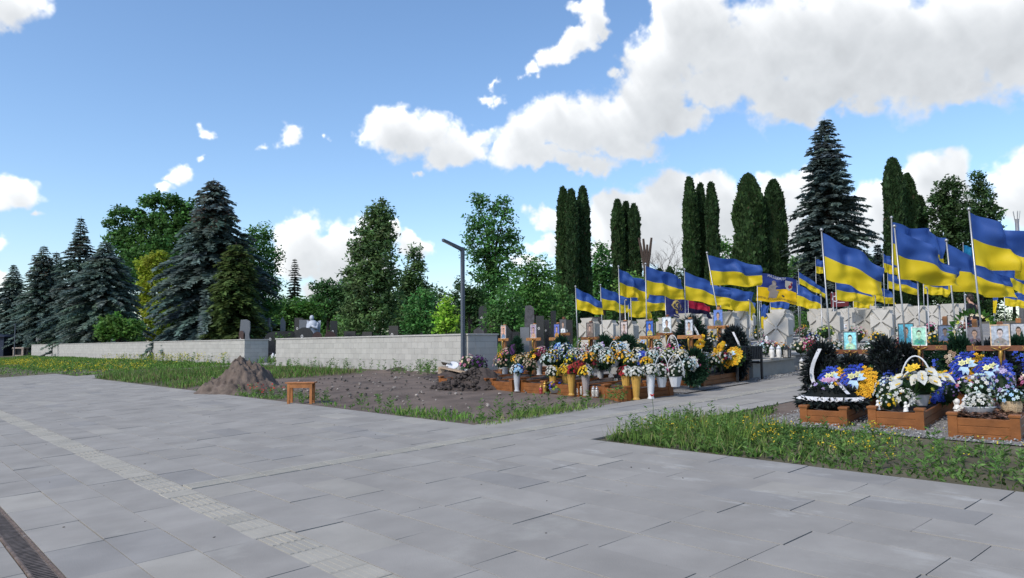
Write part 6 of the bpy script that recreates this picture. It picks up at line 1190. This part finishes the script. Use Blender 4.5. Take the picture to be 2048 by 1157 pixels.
FL = [
 ((1151, 575), (1155, 672), (1151.6, 576), (1151.6, 619), (1203, 604), (1207, 632), 'leftmost blue and yellow flag, small and sagging', 23),
 ((1201, 572), (1204, 650), (1201, 574.5), (1202, 619), (1258, 597), (1258, 628), 'second blue and yellow flag from the left', 24),
 ((1237, 535), (1241, 660), (1237.6, 538), (1237, 591), (1291, 567), (1293, 603), 'third blue and yellow flag from the left, standing higher', 21.5),
 ((1291, 530), (1294, 680), (1291.6, 532.5), (1291.6, 588), (1366, 558), (1366, 601), 'fourth flag from the left, its fly end torn and twisted', 20),
 ((1369, 541), (1371, 640), (1369.4, 543.4), (1370, 600), (1461, 583), (1461, 616), 'blue and yellow flag slanting down left of the tilted pole', 20.5),
 ((1414, 508), (1440, 650), (1416, 511), (1421, 570.5), (1519, 531), (1522, 574), 'large flat flag on the tilted pole in the middle', 18.5),
 ((1440, 570), (1443, 660), (1441, 573), (1441, 618), (1511, 587), (1507, 626), 'flag half hidden below the large flat middle one', 27),
 ((1595, 543), (1592, 650), (1517, 546), (1512, 602), (1594, 561), (1593, 608), 'unit flag with a soldier figure, lion shield and dark lettering', 24, 'brig'),
 ((1597, 541), (1601, 640), (1597.6, 544), (1597.6, 567), (1652, 580), (1651, 597), 'small flag with narrow hoist right of the unit flag', 31),
 ((1594, 565), (1600, 680), (1594.6, 568), (1593, 612), (1643, 598), (1645, 623), 'flag hanging just below the small one right of the unit flag', 26),
 ((1330, 588), (1334, 680), (1331, 592), (1331, 634), (1376, 601), (1376, 638), 'dark navy flag with a gold round emblem', 27, 'emb'),
 ((1376, 598), (1379, 680), (1377, 600), (1377, 632), (1422, 613), (1423, 638), 'red over black flag among the blue and yellow ones', 31, 'rb'),
 ((1261, 576), (1264, 680), (1261, 580), (1261, 624), (1330, 594), (1330, 622), 'mostly yellow looking flag behind the third and fourth ones', 29),
 ((1522, 605), (1528, 700), (1521, 610), (1523, 657), (1538, 612), (1529, 660), 'limp flag hanging almost straight down below the unit flag', 26),
 ((1631, 516), (1634, 640), (1631, 519), (1632, 547), (1650, 523), (1650, 548), 'small far flag left of the near tilted pole', 42),
 ((1643, 463), (1664, 737), (1646, 466), (1649, 558), (1769, 535), (1766, 596), 'near flag on a tilted pole, left of the three big near ones', 12.9),
 ((1671, 556), (1676, 690), (1671, 559), (1671, 600), (1741, 577), (1745, 609), 'flag hanging in the gap below the near tilted flag', 27),
 ((1740, 566), (1744, 680), (1740, 570), (1742, 602), (1787, 585), (1787, 610), 'small low flag right of the gap flag', 33),
 ((1783, 438), (1790, 678), (1784.7, 445), (1783, 528), (1895, 474), (1894, 562), 'high near flag with a smooth blue top behind the swirling one', 14.6),
 ((1789, 456), (1817, 743), (1789, 458), (1795.5, 558), (1929, 540), (1924, 578), 'big near flag swirling to a dark blue point', 12.4),
 ((1893, 484), (1913, 678), (1894, 487), (1896.5, 582), (2018, 556), (2038, 600), 'big near flag sweeping low across the person in black', 13.2),
 ((1938, 422), (1974, 772), (1939, 424.5), (1949, 530), (2098, 492), (2094, 566), 'rightmost near flag, highest of all and cut by the picture edge', 11.4),
 ((1766, 505), (1770, 640), (1766.7, 507.6), (1769, 545), (1796, 526), (1796, 551), 'small flag left of the two crossing near poles', 33),
 ((1775, 545), (1779, 660), (1775.7, 547), (1777.5, 577), (1836, 567), (1838, 592), 'small flat flag between the two crossing near poles', 37),
 ((1926, 488), (1930, 640), (1927, 490), (1927, 528), (1952, 500), (1952, 535), 'turquoise and yellow flag peeping out left of the rightmost pole', 30),
 ((1985, 528), (1990, 660), (1986, 530), (1987, 566), (2056, 546), (2056, 592), 'yellow looking flag under the rightmost near one', 31),
 ((1986, 575), (1990, 690), (1986, 578), (1986, 626), (1997, 578), (1992, 627), 'limp flag hanging straight down right of the person', 24),
 ((1256, 600), (1259, 680), (1256, 602), (1257, 634), (1304, 612), (1302, 638), 'low yellow looking flag just above the wooden crosses on the left', 33),
 ((1466, 590), (1469, 690), (1466, 592), (1467, 630), (1512, 606), (1506, 642), 'low flag between the tilted pole and the unit flag', 30),
 ((1540, 598), (1543, 680), (1540, 600), (1540, 630), (1578, 606), (1575, 632), 'low mostly yellow flag under the unit flag', 37),
 ((1846, 548), (1850, 680), (1846, 551), (1848, 588), (1902, 566), (1898, 594), 'flag behind the swirling near one, low on the right', 30),
 ((1706, 588), (1709, 680), (1706, 590), (1706, 616), (1748, 598), (1746, 620), 'small far flag showing under the gap flag', 40),
 ((2008, 578), (2012, 680), (2008, 580), (2009, 612), (2050, 590), (2048, 616), 'low flag right of the limp one at the right side', 35),
 ((2037, 556), (2040, 670), (2037, 559), (2037, 592), (2072, 572), (2072, 600), 'small flag at the right picture edge below the mast', 36)]
for i, fl in enumerate(FL):
    pt, pb, ht, hb, ft, fb, L, d = fl[:8]; k = fl[8] if len(fl) > 8 else None
    kw = dict(seed=i+3, df=rnd.uniform(-.25, .35))
    if k == 'brig': pt, pb = (1514, 543), (1516, 650); kw.update(deco=brig, amp=.035, c2=(.85, .52, .01), c1=(.025, .045, .20), sag=.03)
    if k == 'emb': kw.update(deco=emb, amp=.03, c1=(.025, .03, .12), c2=(.025, .03, .12), sag=.03)
    if k == 'rb': kw.update(c1=(.45, .02, .05), c2=(.02, .018, .05))
    if 'limp' in L: kw.update(amp=.03, sag=.02)
    if 'turquoise' in L: kw.update(c1=(.02, .22, .42))
    flag(pt, pb, ht, hb, ft, fb, L, d, **kw)
for px, X, top in [(1254, 17, 600), (1500, 20, 600), (1522, 24, 600), (1645, 21, 590), (1668, 23, 585), (1753, 26, 590), (1840, 18, 560), (1858, 20, 575), (1880, 15.5, 610), (1936, 17, 590)]:
    p = xat(px, X); d = proj(p)[2]; zt = at(px, top, d).z-p.z; v = empty('bare_pole', p, 0, 'thin bare grey pole standing among the flags without a cloth', 'pole', 'bare poles among the flags'); b = MB(); b.tube([(0, 0, -.1), (rnd.uniform(-.08, .08), 0, zt)], .016, 6); b.build('pole', STEEL, v, True); b = MB(); b.blob((0, 0, 0), .028, 8, 6); k = b.build('finial', STEEL, v, True); k.location = (0, 0, zt)
# ---------------------------------------------------------------- the person
def skin_body(name, J, E_, m, parent, root, lv=2):
    ks = list(J); me = bpy.data.meshes.new(name); me.from_pydata([J[k][0] for k in ks], [(ks.index(a), ks.index(b)) for a, b in E_] if E_ else [], []); me.materials.append(m)
    o = link(bpy.data.objects.new(name, me), parent); md = o.modifiers.new('skin', 'SKIN'); md.use_smooth_shade = True; sb = o.modifiers.new('sub', 'SUBSURF'); sb.levels = sb.render_levels = lv
    if not me.skin_vertices: me.skin_vertices.new()
    for i, k in enumerate(ks): r = J[k][1]; me.skin_vertices[0].data[i].radius = r if isinstance(r, tuple) else (r, r)
    me.skin_vertices[0].data[ks.index(root)].use_root = True; return o
p = xat(1949, 26.5); v = empty('person', p, R(75), 'dark haired person in black long sleeved top and sunglasses looking down at the graves', 'person')
h = 1.84/1.75  # local axes: x forward, y to the person's left
J = {'pelvis': ((0, 0, .95), (.13, .105)), 'waist': ((.01, 0, 1.10), (.115, .09)), 'chest': ((.02, 0, 1.30), (.145, .105)), 'neckb': ((.03, 0, 1.46), (.075, .065)), 'neck': ((.055, 0, 1.52), .05), 'jaw': ((.095, .0, 1.575), (.06, .07)), 'skull': ((.085, 0, 1.65), (.078, .092)), 'crown': ((.07, 0, 1.71), (.065, .075))}
E2 = [('pelvis', 'waist'), ('waist', 'chest'), ('chest', 'neckb'), ('neckb', 'neck'), ('neck', 'jaw'), ('jaw', 'skull'), ('skull', 'crown')]
for s, n in ((1, 'l'), (-1, 'r')):
    J[n+'sh'] = ((.02, s*.19, 1.41), .062); J[n+'el'] = ((-.01 if s > 0 else .03, s*.25, 1.13), .045); J[n+'wr'] = ((.10 if s > 0 else .14, s*.235, .90), .030); J[n+'pm'] = ((.125 if s > 0 else .17, s*.225, .83), (.040, .018))
    E2 += [('chest', n+'sh'), (n+'sh', n+'el'), (n+'el', n+'wr'), (n+'wr', n+'pm')]
    for q, (dx, L) in enumerate(((.03, .075), (.01, .085), (-.012, .08), (-.032, .065))):
        a = J[n+'pm'][0]; J[n+'f%d' % q] = ((a[0]+dx, a[1]-s*.005, a[2]-.035), .009); J[n+'g%d' % q] = ((a[0]+dx*1.1+.012, a[1]-s*.018, a[2]-.035-L*.7), .008); E2 += [(n+'pm', n+'f%d' % q), (n+'f%d' % q, n+'g%d' % q)]
    a = J[n+'wr'][0]; J[n+'t'] = ((a[0]+.055, a[1]-s*.01, a[2]-.065), .010); J[n+'t2'] = ((a[0]+.06, a[1]-s*.02, a[2]-.11), .009); E2 += [(n+'pm', n+'t'), (n+'t', n+'t2')]
    J[n+'hip'] = ((0, s*.095, .88), .095); J[n+'kn'] = ((.02, s*.10, .50), .062); J[n+'an'] = ((-.01, s*.10, .09), .042); J[n+'toe'] = ((.15, s*.12, .03), (.04, .028))
    E2 += [('pelvis', n+'hip'), (n+'hip', n+'kn'), (n+'kn', n+'an'), (n+'an', n+'toe')]
skin_body('body', J, E2, SKIN, v, 'pelvis')
top = {k: J[k] for k in ('pelvis', 'waist', 'chest', 'neckb', 'lsh', 'lel', 'lwr', 'rsh', 'rel', 'rwr')}; top = {k: (q[0], tuple(x+.018 for x in q[1]) if isinstance(q[1], tuple) else q[1]+.016) for k, q in top.items()}; top['hem'] = ((0, 0, .86), (.15, .125)); top['neckb'] = ((.03, 0, 1.455), (.07, .06))
skin_body('black_top', top, [('pelvis', 'waist'), ('waist', 'chest'), ('chest', 'neckb'), ('pelvis', 'hem')]+[(a, b) for a, b in E2 if a in top and b in top and 'el' in a+b or b in ('lsh', 'rsh')], DARKCL, v, 'pelvis')
tr_ = {k: J[k] for k in ('pelvis', 'lhip', 'lkn', 'lan', 'rhip', 'rkn', 'ran')}; tr_ = {k: (q[0], tuple(x+.014 for x in q[1]) if isinstance(q[1], tuple) else q[1]+.016) for k, q in tr_.items()}
skin_body('trousers', tr_, [(a, b) for a, b in E2 if a in tr_ and b in tr_], JEANS, v, 'pelvis')
b = MB(); b.blob((.055, 0, 1.685), (.100, .098, .092), 14, 10, None, .06); b.blob((.0, 0, 1.61), (.055, .085, .09), 12, 8, None, .06); b.build('hair', HAIR, v, True)
b = MB(); 
for s in (-1, 1): b.blob((.165, s*.036, 1.632), (.012, .032, .022), 10, 6); b.tube([(.16, s*.066, 1.64), (.07, s*.086, 1.645)], .004, 5)
b.tube([(.172, -.012, 1.636), (.172, .012, 1.636)], .004, 5); b.build('sunglasses', BLACKM, v, True)
b = MB(); b.add([(.165, -.012, 1.60), (.165, .012, 1.60), (.19, 0, 1.595), (.168, 0, 1.628)], [(0, 1, 2), (0, 2, 3), (1, 3, 2)]); b.build('nose', SKIN, v, True); b = MB(); b.blob((.158, 0, 1.565), (.008, .022, .006), 8, 5); b.build('mouth', mat('lips', (.35, .12, .1), .5), v, True)
for s in (-1, 1): b = MB(); b.blob((.075, s*.09, 1.62), (.02, .01, .032), 8, 6); b.build('ear', SKIN, v, True)
v.scale = (h, h, h)
